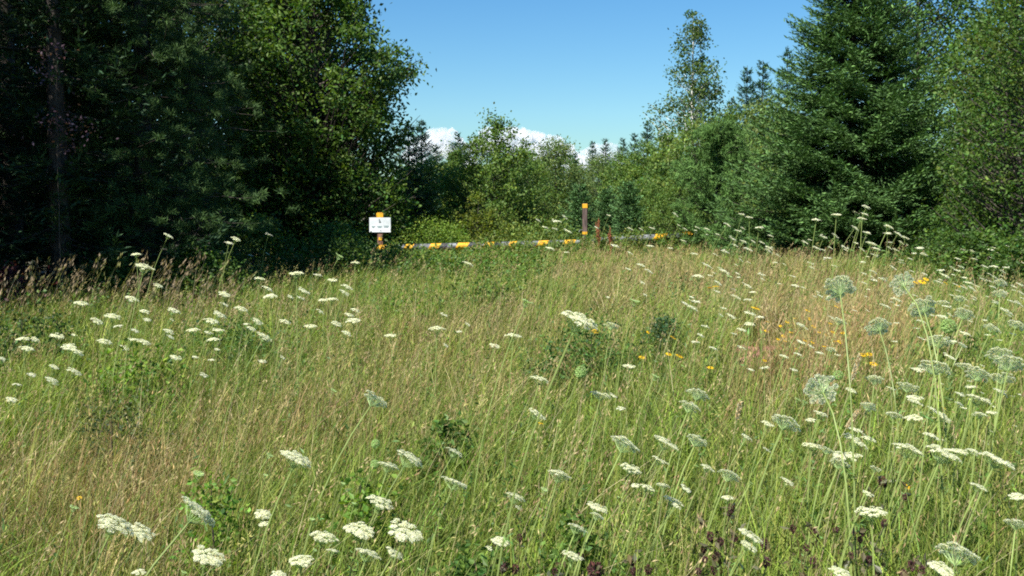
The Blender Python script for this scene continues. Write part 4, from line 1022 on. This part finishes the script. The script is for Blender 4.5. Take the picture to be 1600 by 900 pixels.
# ------------------------------------------------------------------ yellow flowers
YL = "930 517 9;1014 519 8;1052 527 10;1003 558 9;1045 553 9;1062 556 11;1110 574 9;1181 481 13;1198 517 8;1198 502 7;1262 485 9;1308 479 9;1313 534 9;1305 533 7;1272 510 7;1270 535 6;1230 503 6;1297 505 7;1236 519 6;1224 525 6;1317 520 7;1302 519 7;1348 554 10;1358 553 10;1365 568 11;1441 440 11;1431 441 8;1447 436 8;1478 442 7;1498 447 6;1110 449 8;1118 447 9;124 778 7;845 661 7;1475 637 7;1418 760 9;1195 563 6;1286 469 7;1219 509 5;1227 533 5;1236 511 5;1242 497 5;1250 520 5;1258 532 6;1280 519 6;1291 523 6;1300 545 5;1265 498 6;1322 488 5;1216 530 5;1245 545 5;1288 541 5"
YL = [tuple(map(float, a.split())) for a in YL.split(';')]
def daisy():
    g = G(); c = G(); n = 11; a = np.arange(n) * 2 * pi / n
    D = np.stack([np.cos(a), np.sin(a), np.full(n, -.12)], 1)
    leaves(g, unit(D) * .30, D, np.tile(V(0, 0, 1), (n, 1)), .42, .17, jitter_cols(V(.80, .50, .01), n, R_(9), .08, .03))
    n = 90; r = R_(10); u = r.uniform(0, 1, n); th = r.uniform(0, 6.3, n); q = np.sqrt(u) * .13
    leaves(c, np.stack([q * np.cos(th), q * np.sin(th), .10 * (1 - u)], 1), rdir(n, r), rdir(n, r), .05, .04, jitter_cols(V(.35, .17, .02), n, r))
    return g.mesh('petals', M_YELLOW), c.mesh('flower_centre', M_SEED)
DY = daisy()
def yellow():
    r = R_(301); lab = labels_for([(a, b, 'small yellow') for a, b, c in YL], 'flower')
    for (px, py, wpx), lb in zip(YL, lab):
        Y = .042 * F / wpx
        for _ in range(60):
            P = at(px, py, Y); h = P[2] - float(ground(P[0], P[1]))
            if h > .85: Y *= 1.02
            elif h < .42: Y *= .98
            else: break
        w_ = wpx * Y / F * 1.4
        n = unit(V(r.normal(.25, .2), r.normal(-.35, .2), 1)); M3, Mn = frame(n)
        B = P - V(n[0], n[1], 0) * h * .4; B[2] = float(ground(B[0], B[1])) - .02
        th = thing('yellow_flower', B, lb, 'flower', 'yellow flowers of the meadow')
        t = np.linspace(0, 1, 6)[:, None]; c1 = B + V(0, 0, h * .6); path = (1 - t) ** 2 * B + 2 * (1 - t) * t * c1 + t * t * P
        g = G(); tube(g, path - B, np.linspace(.002, .0014, 6), V(.12, .19, .05), 4)
        m = 10; k = r.integers(1, 5, m); leaves(g, (path - B)[k] + r.normal(0, .012, (m, 3)), rdir(m, r) + V(0, 0, .5), rdir(m, r), .045, .01, jitter_cols(V(.10, .18, .04), m, r))
        g.build('stem', M_STEM, th)
        for me, nm in ((DY[0], 'petals'), (DY[1], 'flower_centre')):
            o = link(bpy.data.objects.new(nm, me), th); o.location = P - B; o.rotation_euler = M3.to_euler(); o.scale = (w_,) * 3
yellow()

# ------------------------------------------------------------------ dark dried seed heads, one purple clover, timothy spikes
SD = "1143 793 9;1140 802 7;1097 816 8;1110 838 11;1126 846 9;1149 840 9;1100 858 9;1119 870 11;1102 874 8;1196 850 12;1198 879 11;1239 826 9;1270 830 9;1260 856 8;1270 876 9;1013 890 11;1114 891 10;1091 893 9;1380 753 13;1347 832 9;1344 843 8;1382 818 9;1424 884 11;1358 874 10;1306 828 8;1440 891 10;1412 896 9;1371 895 8;1414 776 7;787 888 10;805 889 11;867 894 9;907 868 8;929 892 20;989 877 10;991 893 10;812 840 8;1330 868 8"
SD = [tuple(map(float, a.split())) for a in SD.split(';')]
def pod(seed):
    r = R_(seed); g = G(); n = 170; d = rdir(n, r); P = d * V(.42, .42, .5) * r.uniform(.7, 1.05, n)[:, None]
    leaves(g, P, d + r.normal(0, .4, (n, 3)) + V(0, 0, .3), rdir(n, r), .30, .13, jitter_cols(V(.075, .035, .032), n, r, .3)); return g.mesh('seed_head', M_SEED)
PD = [pod(1), pod(2), pod(3)]
def pods():
    r = R_(302); lab = labels_for([(a, b, 'dark brown dried' if (a, b) != (1380, 753) else 'dark red') for a, b, c in SD], 'seed head')
    for j, ((px, py, wpx), lb) in enumerate(zip(SD, lab)):
        Y = .026 * F / wpx
        for _ in range(80):
            P = at(px, py, Y); h = P[2] - float(ground(P[0], P[1]))
            if h > .8: Y *= 1.02
            elif h < .46: Y *= .98
            else: break
        w_ = wpx * Y / F * 1.3; B = P - V(r.normal(.06, .05), r.normal(0, .04), 0); B[2] = float(ground(B[0], B[1])) - .02
        th = thing('seed_head_plant', B, lb, 'seed head', 'dark dried seed heads at the front')
        t = np.linspace(0, 1, 6)[:, None]; c1 = (B + P) / 2 + V(-.03, 0, .05); path = (1 - t) ** 2 * B + 2 * (1 - t) * t * c1 + t * t * P
        g = G(); tube(g, path - B, np.linspace(.0022, .0015, 6), V(.13, .12, .05), 4)
        m = 16; k = r.integers(1, 6, m); leaves(g, (path - B)[k] + r.normal(0, .016, (m, 3)), rdir(m, r), rdir(m, r), .03, .014, jitter_cols(V(.09, .08, .04), m, r))
        g.build('stem', M_STEM, th)
        o = link(bpy.data.objects.new('seed_head', PD[j % 3]), th); o.location = P - B; o.scale = (w_, w_, w_ * 1.15); o.rotation_euler = (r.normal(0, .3), r.normal(0, .3), r.uniform(0, 6))
    # purple clover
    P = at(1238, 861, 3.4); B = V(P[0] - .03, P[1], float(ground(P[0], P[1])) - .02)
    th = thing('clover', B, 'single purple clover flower among the dark seed heads', 'flower')
    g = G(); tube(g, [V(0, 0, 0), (P - B) * .5 + V(-.01, 0, 0), P - B], [.002, .0018, .0015], V(.12, .2, .05), 4); g.build('stem', M_STEM, th)
    g = G(); n = 150; d = rdir(n, r); leaves(g, d * .5 * r.uniform(.6, 1, n)[:, None], d, rdir(n, r), .35, .12, jitter_cols(V(.42, .20, .42), n, r)); o = g.build('flower_head', M_PETAL, th)
    o.location = P - B; o.scale = (.024,) * 3
pods()
def timothy():
    r = R_(303)
    for (x1, y1, x0, y0, Y, lb) in ((1157, 627, 1151, 657, 3.6, 'tan timothy grass spike standing left of the big grey carrot head'), (1341, 641, 1323, 668, 3.5, 'tan timothy spike leaning right, below the yellow trio'),
                                (1344, 553, 1331, 594, 3.6, 'tan timothy spike touching the yellow trio from below'), (982, 751, 975, 768, 3.6, 'short timothy spike in the near meadow below the dark post'), (902, 797, 907, 810, 3.4, 'small timothy spike right of the front seed heads, leaning left')):
        T, S = at(x1, y1, Y), at(x0, y0, Y); d = unit(T - S)
        B = S - d * .2; B[2] = float(ground(B[0], B[1])) - .02; B[0] -= .04
        th = thing('timothy_grass', B, lb, 'grass stalk', 'timothy grass spikes')
        t = np.linspace(0, 1, 7)[:, None]; c1 = S - d * .3; path = (1 - t) ** 2 * B + 2 * (1 - t) * t * c1 + t * t * S
        g = G(); tube(g, path - B, np.linspace(.0018, .0014, 7), V(.28, .28, .12), 4); g.build('stem', M_STEM, th)
        g = G(); n = 420; u = r.uniform(0, 1, n); rad = .0062 * np.sqrt(np.clip(1 - (2 * u - 1) ** 4, .05, 1))
        q = unit(np.cross(rdir(n, r), d)); leaves(g, S - B + np.outer(u, T - S) + q * rad[:, None], q + d * 1.2, rdir(n, r), .011, .003, jitter_cols(V(.50, .42, .24), n, r)); g.build('seed_spike', M_SEED, th)
timothy()
